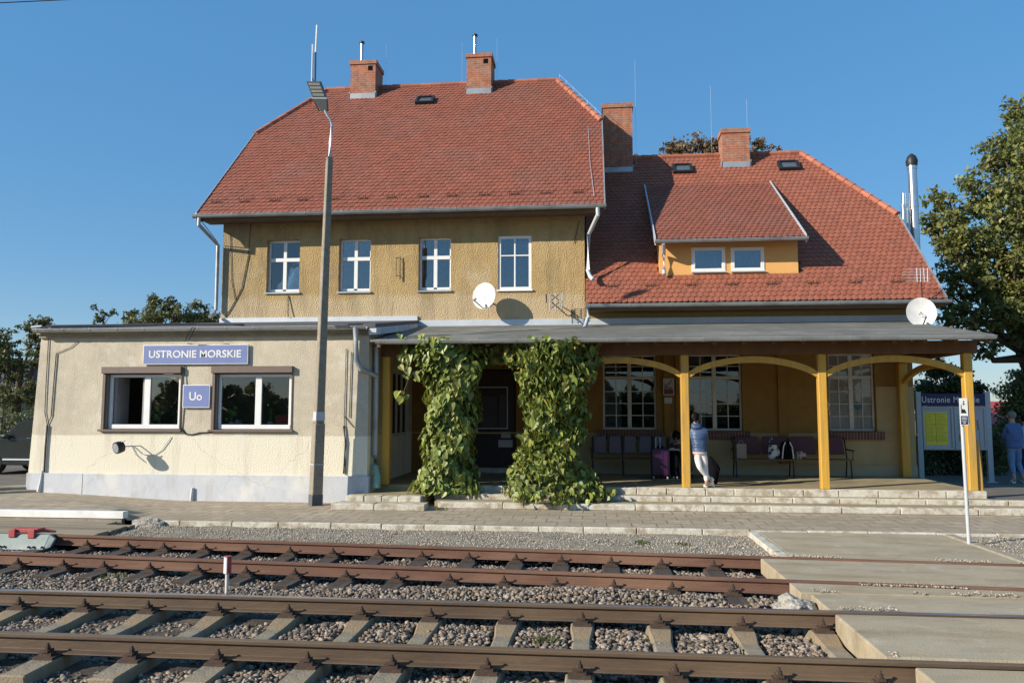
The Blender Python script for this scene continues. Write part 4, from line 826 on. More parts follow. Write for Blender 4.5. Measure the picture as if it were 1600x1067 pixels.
b = MB(); b.tube([(-4.66, AY+.27, .98), (-4.66, AY+.27, .75), (-4.57, AY+.15, .55), (-4.57, AY+.12, .3)], [.075, .07, .075, .08], 10); b.build('downpipe_shoe', M['patina'], AN, smooth=True)
for k, (x0, x1, z0, z1) in enumerate(aw):
    y = AY+.07; b = MB(); xm = x0+(.98 if k == 0 else 1.0)
    frame_boxes(b, x0+.10, x1-.03, z0+.02, z1-.12, y, .06); b.box(xm-.07, xm+.07, y-.005, y+.055, z0+.08, z1-.15); b.box(x0+.14, x1-.05, y-.01, y+.05, z0+.03, z0+.12)
    fr = b.build('window', M['white'], AN, bevel=.004)
    if k == 0:
        MB().box(xm+.05, x1-.08, y+.02, y+.026, z0+.10, z1-.15).build('pane', M['glassa'], fr)
        b = MB(); b.box(x0+.16, x0+.22, y+.08, y+.55, z0+.12, z1-.18); b.box(xm-.14, xm-.05, y+.058, y+.10, z0+.12, z1-.2); build_split(b, 'open_sash', mat('sash_grey', (.30, .29, .30), rough=.5), fr)
    else: MB().box(x0+.14, x1-.06, y+.02, y+.026, z0+.10, z1-.15).build('pane', M['glassa'], fr)
    b = MB(); b.box(x0-.02, x1+.03, AY-.09, AY+.06, z1-.10, z1+.045); sh = b.build('shutter_box', M['shutter'], AN, bevel=.008)
    b = MB(); b.box(x0-.01, x0+.05, AY-.03, AY-.003, z0, z1-.10); b.box(x0+.001, x0+.1, AY+.001, AY+.07, z0+.03, z1-.12); b.box(x1-.004, x1+.018, AY-.02, AY-.003, z0, z1-.10); build_split(b, 'shutter_guide', M['shutter'], sh)
    MB().box(x0-.06, x1+.06, AY-.07, AY+.08, z0-.03, z0+.015).build('sill', M['shutter'], fr, bevel=.004)
b = MB(); b.box(AX0+.1, AX1-.2, AY+2.4, AY+2.5, 0, 3.6); b.box(AX0+.1, AX1-.2, AY+.2, AY+2.4, .3, .35); build_split(b, 'inner_wall', M['interior'], AN)
b = MB(); b.box(AX0+.1, AX1-.2, AY+.18, AY+.5, 1.52, 1.58); b.build('window_board', M['whiteold'], AN)
# cables down the front
b = MB()
b.tube([at(76, 527, AY-.02), at(72, 600, AY-.02), at(70, 645, AY-.02)], .009, 5); b.tube([at(88, 552, AY-.02), at(84, 600, AY-.02), at(80, 650, AY-.02)], .012, 5); b.tube([at(88, 552, AY-.02), at(110, 543, AY-.02), at(122, 533, AY-.02)], .007, 5)
b.tube([at(70, 643, AY-.02), at(74, 664, AY-.02), at(80, 650, AY-.02)], .009, 5); b.tube([at(74, 664, AY-.03), at(71, 700, AY-.03), at(69, 738, AY-.03)], .022, 6)
b.tube([at(288, 571, AY-.02), at(287, 600, AY-.04), at(284, 640, AY-.03), at(283, 668, AY-.02), at(290, 678, AY-.02), at(300, 679, AY-.02), at(312, 676, AY-.02), at(332, 675, AY-.02)], .013, 5)
b.tube([at(541, 545, AY-.02), at(538, 650, AY-.02), at(540, 740, AY-.02)], .008, 5); b.tube([at(549, 550, AY-.02), at(546, 652, AY-.02)], .009, 5); b.tube([at(538, 650, AY-.02), at(553, 668, AY-.02)], .007, 5); b.tube([at(537, 665, AY-.03), at(540, 690, AY-.03), at(537, 740, AY-.03)], .018, 6)
b.tube([at(290, 530, AY-.2), at(300, 512, AY-.38), at(305, 512, AY-.38), at(296, 530, AY-.2), at(286, 533, AY-.05)], .011, 5)
build_split(b, 'wall_cable', M['dark'], AN)
b = MB(); b.tube([at(66, 735, AY-.06), at(64, 752, AY-.06), at(61, 768, AY-.06)], [.015, .03, .05], 6); b.tube([at(301, 762, AY-.07), at(299, 784, AY-.07)], [.03, .045], 6); build_split(b, 'cable_cover', M['plinth'], AN)

# ================================================================ PORCH (open canopy along the wing)
PO = thing('porch_canopy', 'open porch with yellow timber posts and low grey felt roof along the station front', 'canopy', (1.5, 16.8, .33))
cx0, cx1 = -4.70, 7.80; CY = 16.12; cz = 3.42; bz = 4.14
rise = (bz-cz)/(W-.05-CY)
b = MB(); b.hexa([(cx0, CY, cz-.05), (cx1, CY, cz-.05), (cx1-.0, W-.06, bz-.05), (cx0, W-.06, bz-.05), (cx0, CY, cz), (cx1, CY, cz), (cx1, W-.06, bz), (cx0, W-.06, bz)]); cr_ = b.build('porch_roof', M['felt'], PO)
b = MB()
for i in range(13):
    x = cx0+.3+i*1.0+(.2 if i % 2 else 0); b.box(x, x+.02, CY+.1, CY+.12, cz+.02, cz+.06)
for i in range(6): x = cx1-.05; y = CY+.5+i*.6; b.box(x-.02, x+.02, y, y+.04, cz+(y-CY)*rise, cz+(y-CY)*rise+.05)
for (y, x0, x1) in ((17.2, cx0, cx1), (18.4, cx0, cx1), (19.4, cx0, cx1)): z = cz+(y-CY)*rise; b.hexa([(x0, y, z-.02), (x1, y, z-.02), (x1, y+.10, z), (x0, y+.10, z), (x0, y, z+.006), (x1, y, z+.006), (x1, y+.10, z+.006+.1*rise), (x0, y+.10, z+.006+.1*rise)])
b.build('felt_seams', M['felt'], cr_)
b = MB(); gutter(b, cx0+.15, cx1-.02, CY-.07, cz-.04, .07, .95); b.build('gutter', M['zinc'], PO, smooth=True)
b = MB(); b.box(-4.62, cx1-.05, 16.72, 16.90, 3.10, 3.355); b.box(7.5, 7.66, 16.9, W-.1, 3.10, 3.28); bm_ = b.build('beam', M['timber_b'], PO, bevel=.01)
b = MB()
for i in range(22):
    x = cx0+.15+i*.58; b.hexa([(x, CY+.02, cz-.16), (x+.08, CY+.02, cz-.16), (x+.08, W-.1, bz-.16), (x, W-.1, bz-.16), (x, CY+.02, cz-.055), (x+.08, CY+.02, cz-.055), (x+.08, W-.1, bz-.055), (x, W-.1, bz-.055)])
build_split(b, 'rafters', M['timber_b'], PO)
b = MB(); b.hexa([(cx0, CY+.05, cz-.075), (cx1-.05, CY+.05, cz-.075), (cx1-.05, W-.1, bz-.075), (cx0, W-.1, bz-.075), (cx0, CY+.05, cz-.055), (cx1-.05, CY+.05, cz-.055), (cx1-.05, W-.1, bz-.055), (cx0, W-.1, bz-.055)]); b.build('ceiling_boards', M['soffit'], PO)
posts = [-4.50, -3.45, -.87, 1.91, 4.70, 7.56]
pw = .085
for i, x in enumerate(posts):
    b = MB(); b.box(x-pw, x+pw, 16.73, 16.90, .334, 3.10); b.build('post', M['timber_y'], PO, bevel=.015, label='sunlit yellow post in the middle of the porch' if i == 4 else None)
def arch(x0, x1, y, z0=2.74, z1=3.06, t=.13, d=.10, parent=PO, axis='x', ycst=None):
    b = MB(); n = 18; vs = []
    for i in range(n+1):
        s = i/n; u = x0+(x1-x0)*s; zz = z0+(z1-z0)*(1-(2*s-1)**2)**.8
        for (dy, dz) in ((0, -t), (d, -t), (d, 0), (0, 0)):
            vs.append((u, y+dy, zz+dz) if axis == 'x' else (ycst+dy, u, zz+dz))
    fs = [(0, 1, 2, 3), tuple(4*n+k for k in (3, 2, 1, 0))]
    for i in range(n):
        for k in range(4): fs.append((4*i+k, 4*i+4+k, 4*i+4+(k+1) % 4, 4*i+(k+1) % 4))
    b.add(vs, fs); return b.build('arched_brace', M['timber_y'], parent)
for a, c in zip(posts[1:], posts[2:]): arch(a+pw, c-pw, 16.76)
arch(16.9, W-.3, 0, 2.7, 3.0, .13, .10, axis='y', ycst=7.5)
b = MB(); b.box(7.42, 7.62, W-.30, W-.10, .334, 3.1); b.build('wall_post', M['timber_y'], PO, bevel=.01)
b = MB(); b.box(7.45, 7.61, 16.95, 17.05, 1.3, 1.45); b.tube([(7.66, 16.7, 1.75), (7.67, 16.7, 1.55)], .02, 6); b.tube([(7.68, 16.68, 1.6), (7.72, 16.70, .36)], .008, 5); build_split(b, 'post_fitting', M['dark'], PO)
b = MB(); b.hexa([(7.68, 16.78, .34), (7.76, 16.78, .34), (7.76, 16.86, .34), (7.68, 16.86, .34), (7.655, 16.78, 1.35), (7.70, 16.78, 1.35), (7.70, 16.86, 1.35), (7.655, 16.86, 1.35)]); b.build('post_stay', M['timber_y'], PO)
b = MB(); b.tube([(4.79, 16.72, 2.1), (4.80, 16.66, 2.02), (4.76, 16.66, 1.92)], .012, 5); b.tube([(4.80, 16.66, 2.02), (4.80, 16.68, 1.85)], .010, 5); b.build('post_hook', M['fast'], PO)

# ================================================================ VINES
HL = np.array([(0, .80), (.25, 1.0), (.62, .78), (.66, .35), (.36, -.25), (0, -.75)])   # right outline of a heart leaf, notch .. tip
def leaf_arrays(P, Nrm, size, rg, droop=.35):
    n = len(P); down = np.tile(np.array([[0, 0, -1.]]), (n, 1))+rg.normal(size=(n, 3))*droop
    Nn = Nrm/np.linalg.norm(Nrm, axis=1)[:, None]; t = down-Nn*np.sum(down*Nn, 1)[:, None]; t /= np.linalg.norm(t, axis=1)[:, None]; s = np.cross(Nn, t)
    cup = rg.uniform(-.05, .28, n); out = []
    for sg in (1, -1):
        for (a, c) in HL:
            out.append(P+s*(sg*a*size*.55)[:, None]+t*(-c*size*.55)[:, None]+Nn*(cup*abs(a)*size-.12*size*(c-.1)**2)[:, None])
    V = np.stack(out, 1)       # n,12,3
    F = np.array([[0, 1, 2, 3, 4, 5], [6, 11, 10, 9, 8, 7]])
    return V.reshape(-1, 3), (F[None]+12*np.arange(n)[:, None, None]).reshape(-1, 6)
def vine(name, label, prof, extra, seed, n, base, dens=None):
    """prof: list of (z, xc, rx, yc, ry) rings of the leafy column"""
    t = thing(name, label, 'climbing plant', base); rg = np.random.default_rng(seed); prof = sorted(prof)
    Z = np.array([p[0] for p in prof]); z = rg.uniform(Z[0], Z[-1], n)
    g = lambda k: np.interp(z, Z, [p[k] for p in prof])
    th = rg.uniform(-.2*PI, 1.2*PI, n); q = rg.uniform(.72, 1.10, n)
    lum = 1+.16*np.sin(z*5+th*3+seed)+.10*np.sin(z*11-th*5)
    q = q*lum
    P = np.stack([g(1)+g(2)*.80*np.cos(th)*q, g(3)-g(4)*np.sin(th)*q, z], 1)
    Nm = np.stack([np.cos(th), -np.sin(th)*1.1, np.full(n, .45)], 1)+rg.normal(size=(n, 3))*.30
    Ps, Ns = [P], [Nm]
    for (x0, x1, y0, y1, z0, z1, m_) in extra:
        u = rg.uniform(size=(m_, 3)); Ps.append(np.array([x0, y0, z0])+u*np.array([x1-x0, y1-y0, z1-z0])); Ns.append(np.array([[-.2, -1, .5]])+rg.normal(size=(m_, 3))*.45)
    P = np.concatenate(Ps); Nm = np.concatenate(Ns); P = P[P[:, 2] > .12]; Nm = Nm[:len(P)] if len(Nm) != len(P) else Nm
    size = rg.uniform(.09, .24, len(P)); low = P[:, 2] < 1.0; size[low] *= .85
    V, F = leaf_arrays(P-np.array(base), Nm, size, rg); mesh_np('foliage', V, F, M['leafv'], t)
    k = rg.uniform(size=len(P)) < .05; V, F = leaf_arrays(P[k]*1.0-np.array(base)+np.array([0, .03, -.05]), Nm[k], size[k]*.8, rg); mesh_np('withered_leaves', V, F, M['leafd'], t)
    b = MB()
    for i in range(9):
        xs = prof[0][1]+rg.uniform(-.25, .25); pts = []
        for zz in np.linspace(.3, Z[-1], 9): pts.append((np.interp(zz, Z, [p[1] for p in prof])+.6*np.interp(zz, Z, [p[2] for p in prof])*math.sin(i*1.3+zz*1.4), np.interp(zz, Z, [p[3] for p in prof])-.25*math.cos(i+zz*2), zz))
        b.tube(pts, .014, 5)
    if seed == 5: b.tube([(AV(665), 16.45, 3.0), (AV(640), 16.42, 2.6), (AV(629), 16.4, 2.2)], .008, 5)
    b.build('stem', M['bark'], t); return t
AV = lambda px, Y=16.5: ax(px, Y)
vine('climbing_vine', 'dense green vine curtain on the left porch post beside the dark doorway',
     [(.22, AV(698), .82, 16.42, .55), (.5, AV(698), .72, 16.5, .5), (.9, AV(700), .62, 16.6, .45), (1.6, AV(703), .62, 16.62, .42), (2.2, AV(706), .64, 16.6, .42), (2.7, AV(708), .68, 16.55, .45), (3.1, AV(700), .85, 16.5, .45), (3.38, AV(690), .95, 16.4, .4)],
     [(AV(625), AV(665), 16.1, 16.5, 2.95, 3.5, 55), (AV(628), AV(668), 16.2, 16.5, 2.55, 3.1, 35), (AV(745), AV(800), 16.5, 16.95, 2.9, 3.35, 90), (AV(618), AV(640), 16.3, 16.5, 2.1, 2.35, 8)], 5, 2900, (AV(700), 16.6, .33))
vine('climbing_vine', 'thick yellow-green vine spreading over the steps right of the dark doorway',
     [(.10, AV(875), .92, 16.0, .75), (.3, AV(864), 1.16, 16.1, .72), (.6, AV(857), .95, 16.3, .55), (.9, AV(860), .70, 16.45, .5), (1.5, AV(864), .66, 16.55, .45), (2.1, AV(866), .74, 16.5, .45), (2.6, AV(868), .84, 16.45, .45), (3.05, AV(866), .98, 16.4, .42), (3.36, AV(868), 1.02, 16.35, .38)],
     [(AV(790), AV(830), 16.2, 16.5, 2.8, 3.3, 50), (AV(795), AV(815), 16.2, 16.6, .35, .7, 30)], 6, 3700, (AV(862), 16.5, .12))

# ================================================================ TREES
def tree(name, label, base, blobs, n, ls, leaf, tr=.25, cat='tree', group=None, seed=1, nsub=26, sig=.17, limbs=True):
    t = thing(name, label, cat, base, group=group); rg = np.random.default_rng(seed); B = np.array(blobs, float)
    wts = B[:, 3]**2; wts /= wts.sum(); Ps = []
    for bl, w_ in zip(B, wts):
        m_ = int(n*w_); d = rg.normal(size=(nsub, 3)); d /= np.linalg.norm(d, axis=1)[:, None]; cen = bl[:3]+d*bl[3]*rg.uniform(.35, 1.0, (nsub, 1))*np.array([1, 1, .85])
        k = rg.integers(0, nsub, m_); off = rg.normal(size=(m_, 3))*bl[3]*sig*np.array([1, 1, .7]); Ps.append(cen[k]+off)
    P = np.concatenate(Ps)-np.array(base); m_ = len(P); N = rg.normal(size=(m_, 3))+np.array([0, -.2, .6]); N /= np.linalg.norm(N, axis=1)[:, None]
    a = rg.normal(size=(m_, 3)); a -= N*np.sum(a*N, 1)[:, None]; a /= np.linalg.norm(a, axis=1)[:, None]; c = np.cross(N, a); s = rg.uniform(.6, 1.3, m_)*ls
    V = np.stack([P-a*s[:, None], P-c*(s*.5)[:, None]+N*(s*.15)[:, None], P+a*s[:, None], P+c*(s*.5)[:, None]+N*(s*.15)[:, None]], 1).reshape(-1, 3)
    F = np.arange(4*m_).reshape(-1, 4); mesh_np('crown', V, F, leaf, t)
    b = MB(); bx, by, bz_ = base; top = B[:, :3].mean(0); zlow = B[:, 2].min()-B[B[:, 2].argmin(), 3]*.4
    b.tube([(bx, by, bz_-.3), (bx+.1, by, bz_+(zlow-bz_)*.5), ((bx+top[0])/2, (by+top[1])/2, zlow), (top[0], top[1], top[2])], [tr*1.25, tr, tr*.8, tr*.4], 10)
    if limbs:
        for bl in B:
            st = Vector(((bx+top[0])/2, (by+top[1])/2, zlow+rg.uniform(-.1, .5))); e = Vector(bl[:3]); mid = (st+e)/2+Vector((rg.uniform(-.3, .3), rg.uniform(-.3, .3), -.2)); b.tube([st, mid, e], [tr*.5, tr*.3, tr*.12], 7)
            for q in range(4):
                d = Vector(rg.normal(size=3)); d.normalize(); b.tube([mid*.4+e*.6, e+d*bl[3]*.5, e+d*bl[3]*.9], [tr*.16, tr*.09, tr*.03], 5)
    b.build('trunk', M['bark'], t, smooth=True); return t
def TB(px, py, Y, r): p = at(px, py, Y); return (p[0], p[1], p[2], r)
tree('broadleaf_tree', 'large olive green tree with yellowing leaves towering right of the station', (14.6, 27, 0),
     [TB(1590, 235, 27, 1.25), TB(1540, 300, 26.5, 1.1), TB(1475, 335, 26.5, .8), TB(1590, 330, 26, 1.3), TB(1640, 260, 27, 1.8), TB(1520, 380, 26, 1.1), TB(1580, 430, 25.6, 1.3), TB(1505, 430, 26, .8), TB(1640, 400, 26, 1.8), TB(1560, 490, 25.6, 1.0), TB(1500, 500, 25.6, .75), TB(1620, 500, 26, 1.3), TB(1700, 330, 27, 2.0), TB(1595, 185, 27.5, .8), TB(1462, 305, 26.8, .35), TB(1480, 385, 26.8, .5), TB(1455, 360, 27, .3), TB(1540, 545, 25.8, .45), TB(1605, 530, 25.5, .6), TB(1490, 465, 26, .55), TB(1690, 480, 26.5, 1.8)], 44000, .085, M['leaf1'], .32, seed=3, nsub=38, sig=.13)
tree('small_tree', 'dark small tree seen under the porch roof behind the information board', (ax(1465, 29), 29, 0), [TB(1470, 600, 29, .95), TB(1440, 625, 29, .8), TB(1500, 625, 29, .6), TB(1462, 575, 29, .4), TB(1528, 610, 29, .35)], 9000, .07, M['leaf2'], .12, seed=4)
tree('small_tree', 'bushy green tree at the right edge beside the red roof', (ax(1615, 30), 30, 0), [TB(1600, 625, 30, .9), TB(1640, 600, 30, 1.3), TB(1585, 650, 30, .5), TB(1600, 585, 30, .5)], 9000, .07, M['leaf1'], .12, seed=5)
tree('autumn_tree', 'brownish autumn tree showing above the ridge of the right wing', (ax(1100, 36), 36, 0), [TB(1085, 240, 36, 1.2), TB(1045, 248, 36, .8), TB(1120, 235, 36, .9), TB(1172, 232, 36, .8), TB(1205, 243, 36, .6), TB(1060, 232, 36, .6), TB(1188, 222, 36, .35), TB(1000, 255, 36, .5), TB(1100, 290, 36, 1.6), TB(1170, 290, 36, 1.4)], 9000, .09, M['leaf3'], .25, seed=6, nsub=30, sig=.11)
tree('broadleaf_tree', 'loose dark green tree at the left edge behind the parked car', (ax(25, 30), 30, 0), [TB(15, 560, 30, 1.1), TB(55, 520, 30, .7), TB(65, 560, 30, .7), TB(25, 610, 30, 1.0), TB(-30, 570, 30, 1.5), TB(60, 620, 30, .7), TB(5, 530, 30, .6), TB(70, 500, 30, .3)], 11000, .075, M['leaf2'], .2, seed=7, nsub=34, sig=.12)
tree('broadleaf_tree', 'dark tree rising above the flat office roof beside the tall house', (ax(240, 30), 30, 0), [TB(245, 485, 30, .6), TB(205, 495, 30, .4), TB(240, 468, 30, .35), TB(275, 492, 30, .6), TB(240, 520, 30, 1.2), TB(265, 470, 30, .25)], 5200, .07, M['leaf2'], .15, seed=8, nsub=30, sig=.12)
tree('small_tree', 'rounded green treetop touching the left corner of the tall house', (ax(315, 31), 31, 0), [TB(312, 488, 31, .55), TB(330, 500, 31, .5), TB(290, 505, 31, .5), TB(312, 520, 31, .9)], 5000, .065, M['leaf2'], .12, seed=9)
tree('small_tree', 'thin sprig of tree standing above the left part of the office roof', (ax(158, 30), 30, 0), [TB(160, 495, 30, .28), TB(148, 480, 30, .16), TB(178, 488, 30, .16), TB(160, 510, 30, .4)], 700, .065, M['leaf2'], .06, seed=10, nsub=14)
def hedge(name, label, x0, x1, y0, y1, z1, n, leaf, seed, z0=.05, cat='hedge'):
    rg = np.random.default_rng(seed); P = np.stack([rg.uniform(x0, x1, n), rg.uniform(y0, y1, n), z0+(z1-z0)*rg.uniform(0, 1, n)**.8], 1)
    P[:, 2] += .10*np.sin(P[:, 0]*4)+.06*np.sin(P[:, 0]*9+1); P[:, 1] += .1*np.sin(P[:, 0]*5+P[:, 2]*4)
    base = np.array([(x0+x1)/2, (y0+y1)/2, 0]); t = thing(name, label, cat, tuple(base)); P -= base
    N = rg.normal(size=(n, 3)); N /= np.linalg.norm(N, axis=1)[:, None]; a = rg.normal(size=(n, 3)); a -= N*np.sum(a*N, 1)[:, None]; a /= np.linalg.norm(a, axis=1)[:, None]; c = np.cross(N, a); s = rg.uniform(.5, 1.2, n)*.05
    V = np.stack([P-a*s[:, None], P-c*(s*.6)[:, None], P+a*s[:, None], P+c*(s*.6)[:, None]], 1).reshape(-1, 3); mesh_np('foliage', V, np.arange(4*n).reshape(-1, 4), leaf, t)
    b = MB()
    for i in range(int((x1-x0)*4)): x = x0+.12+i*.25; b.tube([(x, (y0+y1)/2, 0), (x+.05, (y0+y1)/2, z1*.9)], .02, 5)
    b.build('stem', M['bark'], t); return t
hedge('hedge', 'yellowish green hedge behind the woman in denim', ax(1525, 25.5), ax(1700, 25.5), 25.2, 26.2, 1.55, 16000, M['leaf4'], 11)
hedge('hedge', 'dark clipped hedge seen below the information board', ax(1425, 24), ax(1560, 24), 23.6, 24.4, 1.25, 12000, M['leaf2'], 12)
hedge('hedge', 'low bushes behind the parked car on the left', -24, -15.6, 26, 27, 1.9, 14000, M['leaf2'], 13)
# houses and wall behind
hs = thing('distant_house', 'low house with a red roof half hidden behind the right hedge', 'house', (ax(1580, 38), 40, 0))
b = MB(); x0, x1 = ax(1535, 38), ax(1720, 38); b.box(x0, x1, 38, 44, 0, 1.38); b.build('wall', M['kerbw'], hs)
b = MB(); b.prism([(x0-.3, 37.6, 1.35), (x0-.3, 44.4, 1.35), (x0-.3, 41, az(627, 41, 1570))], (x1-x0+.6, 0, 0)); b.build('roof', M['redroof'], hs)
hs = thing('distant_house', 'grey gabled house at the far left edge behind the trees', 'house', (ax(-60, 42), 44, 0))
b = MB(); x0, x1 = ax(-160, 42), ax(6, 42); b.box(x0, x1, 42, 48, 0, 2.6); b.build('wall', M['concrete'], hs)
b = MB(); b.prism([(x0-.3, 41.6, 2.5), (x0-.3, 48.4, 2.5), (x0-.3, 45, 5.0)], (x1-x0+.6, 0, 0)); b.build('roof', M['felt_b'], hs)
# shrubs and trees on the far side of the railway (behind the camera, mirrored in the office windows)
rg = np.random.default_rng(21); n = 26000; xx = rg.uniform(-70, 45, n); hh = 3.3+1.5*np.sin(xx*.35+1)+1.0*np.sin(xx*.9+2)+.7*np.sin(xx*2.3); hh = np.clip(hh, 1.5, 8)
P = np.stack([xx, -34+rg.uniform(-2, 2, n), rg.uniform(0, 1, n)*hh], 1); N = rg.normal(size=(n, 3)); N /= np.linalg.norm(N, axis=1)[:, None]; a = np.cross(N, rg.normal(size=(n, 3))); a /= np.linalg.norm(a, axis=1)[:, None]; c = np.cross(N, a)
V = np.stack([P-a*.35, P-c*.25, P+a*.35, P+c*.25], 1).reshape(-1, 3); tag(mesh_np('woodland', V, np.arange(4*n).reshape(-1, 4), M['leaf2']), 'dark bushes beyond the railway mirrored in the office windows', 'woodland', kind='stuff')

# ================================================================ STREET LAMP
lx, ly = -5.67, 15.74
LP = thing('lamp_post', 'tall leaning square concrete lamp post with a grey floodlight head in front of the office', 'lamp post', (lx, ly, 0))
b = MB(); ang = R(40)
def sq(cx, cy, z, h): return [(cx+h*math.cos(ang+R(45+90*k)), cy+h*math.sin(ang+R(45+90*k)), z) for k in range(4)]
def polepart(b, z0, z1, h0, h1):
    f = lambda z: (lx+.14*z/7.3+.0, ly)
    a, c = sq(*f(z0), z0, h0), sq(*f(z1), z1, h1); b.hexa(a+c)
polepart(b, 0, 1.66, .155, .148); polepart(b, 1.66, 7.28, .130, .085); po = b.build('post', M['poleconc'], LP, bevel=.012)
b = MB(); polepart(b, 0, .22, .160, .158); b.build('post_foot', M['felt_b'], po)
b = MB(); polepart(b, 1.72, 1.9, .133, .132); b.build('band', M['greyp'], po); b = MB(); polepart(b, .82, .84, .158, .158); b.build('strap', M['greyp'], po)
b = MB(); b.tube([(lx+.14, ly, 7.2), (lx+.15, ly, 7.6), (lx+.18, ly, 7.95), (lx+.16, ly-.05, 8.08), (lx+.08, ly-.10, 8.2), (lx+.06, ly-.12, 8.26)], [.035, .035, .028, .026, .026, .026], 10); b.build('arm', M['zincl'], LP, smooth=True)
hd = thing('lamp_head', None, None); hd.parent = LP
bpy.data.objects.remove(hd)
c0 = Vector((lx+.05, ly-.10, 8.24)); u = Vector((1, .0, -.05)).normalized(); v = Vector((-.28, -.35, .90)).normalized(); nn = u.cross(v).normalized()
def L3(a, c, d): q = c0+u*a+v*c+nn*d; return (q.x, q.y, q.z)
def lbox(b, a0, a1, c0_, c1, d0, d1, tp=0): b.hexa([L3(a0+tp, c0_, d0), L3(a1-tp, c0_, d0), L3(a1-tp, c0_, d1), L3(a0+tp, c0_, d1), L3(a0, c1, d0), L3(a1, c1, d0), L3(a1, c1, d1), L3(a0, c1, d1)])
b = MB(); lbox(b, -.16, .16, .0, .28, -.05, .03, .09); lbox(b, -.155, .155, .28, .64, -.045, .02); lb = b.build('lamp_head', M['lamp'], LP, bevel=.01)
b = MB()
for i in range(4): lbox(b, -.12, .12, .33+.075*i, .38+.075*i, .02, .026)
b.build('led_strip', M['led'], lb)
b = MB(); lbox(b, -.17, .17, .27, .295, -.05, .035); b.build('hinge_band', M['zincl'], lb); b = MB(); b.tube([L3(-.15, .25, 0), L3(-.12, .0, 0)], .012, 6); b.build('latch', M['dark'], lb)
# roof mast with two rods
t = thing('roof_antenna', 'tall radio mast with two upright rods behind the left end of the ridge', 'antenna', (-9.35, 25.6, 12.0))
x, _, zt = at(495, 40, 25.6); b = MB(); b.tube([(x, 25.6, 11.8), (x-.02, 25.6, 14.4)], .03, 6); b.build('mast', M['dark'], t); b = MB(); b.tube([(x-.02, 25.6, 14.4), (x+.01, 25.6, zt)], .035, 6); b.build('upper_rod', M['signwhite'], t)
b = MB(); x2, _, z2 = at(488.5, 70, 25.6); b.tube([(x2, 25.6, 13.3), (x2, 25.6, z2)], .03, 6); b.build('short_rod', M['zincl'], t); b = MB(); b.tube([(x2, 25.6, 13.5), (x, 25.6, 13.25)], .015, 5); b.tube([(x2, 25.6, 13.3), (x, 25.6, 12.9)], .015, 5); b.build('stay', M['dark'], t)

# ================================================================ SATELLITE DISHES AND AERIALS
def dish(label, c, r, aim, wallpt, lnb, flip=1):
    c = Vector(c); n = Vector(aim).normalized(); t = thing('satellite_dish', label, 'satellite dish', tuple(c))
    a = n.cross(Vector((0, 0, 1))).normalized(); w_ = a.cross(n).normalized(); b = MB(); secs = []
    for k in range(7): q = k/6; secs.append((c-n*(.16*r*(1-q*q)), a*r*max(q, .02), w_*r*1.06*max(q, .02)))
    secs2 = [(p-n*.012, x*1.0, y*1.0) for p, x, y in reversed(secs)]; b.rings(secs+secs2, 28); rf = b.build('reflector', M['dish'], t, smooth=True)
    b = MB()
    for (i, j) in ((-.1, -.1), (.12, -.1), (-.1, -.3)): p = c-n*.12*r+a*i*r*flip+w_*j*r; b.ball(p, .012, 6, 4)
    build_split(b, 'bolt', M['dark'], rf)
    p0 = c-w_*r*1.02-n*.02; p1 = c+n*(r*.95)-w_*r*.55+a*lnb; b = MB(); b.tube([p0, p1], .014, 6); b.build('arm', M['dark'], t); b = MB(); b.tube([p1-n*.02, p1-n*.10+w_*.05], [.03, .035], 8); b.build('receiver', M['greyp'], t)
    b = MB(); b.tube([c-n*.14*r, c-n*(.14*r+.1), Vector(wallpt)], .025, 6); b.box(wallpt[0]-.05, wallpt[0]+.05, wallpt[1]-.02, wallpt[1]+.0, wallpt[2]-.1, wallpt[2]+.1) if wallpt[1] > 20 else b.box(wallpt[0]-.1, wallpt[0]+.1, wallpt[1]-.1, wallpt[1]+.1, wallpt[2]-.02, wallpt[2]+.02)
    b.build('bracket', M['zinc'], t); return t
c = at(756, 462, 19.82); dish('white satellite dish on the ochre upper wall below the fourth window', c, .33, (-.35, -1, .12), (c[0]+.05, W-.01, c[2]-.1), .12)
c = at(1440, 488, 19.1); dish('white satellite dish standing at the right end of the porch roof', c, .335, (-.06, -1, .10), (c[0]+.02, 19.35, 3.98), .02)
b = MB(); q = at(755, 492, 19.9); b.box(q[0]-.12, q[0]+.0, 19.95, 20.0, q[2]-.08, q[2]+.05)
t = thing('grid_antenna', 'flat grid television aerial on the wall left of the downpipe', 'antenna', at(868, 472, 19.9))
g = at(868, 472, 19.9); b = MB()
for i in range(9): z = g[2]+.20-.05*i; b.tube([(g[0]-.17-.0*i, 19.9, z+.01), (g[0]+.20, 19.9, z-.0)], .006, 4)
for x in (-.16, 0, .18): b.tube([(g[0]+x, 19.89, g[2]+.22), (g[0]+x*.9, 19.89, g[2]-.22)], .010, 4)
b.build('reflector_grid', M['zincl'], t); b = MB()
for s in (-.1, .1): b.tube([(g[0]-.1, 19.75, g[2]+s+.08), (g[0], 19.78, g[2]+s), (g[0]+.1, 19.75, g[2]+s+.08)], .01, 4); b.tube([(g[0]-.1, 19.75, g[2]+s-.08), (g[0], 19.78, g[2]+s), (g[0]+.1, 19.75, g[2]+s-.08)], .01, 4)
b.build('dipole', M['dark'], t); b = MB(); b.box(g[0]-.25, g[0]-.22, 19.86, 19.9, g[2]-.02, g[2]+.2); b.tube([(g[0]-.1, 19.9, g[2]), (g[0]+.3, 19.95, g[2]-.35), (g[0]+.4, W, g[2]-.3)], .015, 5); b.tube([(g[0]+.15, 19.9, g[2]-.1), (g[0]+.6, W-.03, g[2]-.35)], .012, 5); b.build('bracket', M['dark'], t)
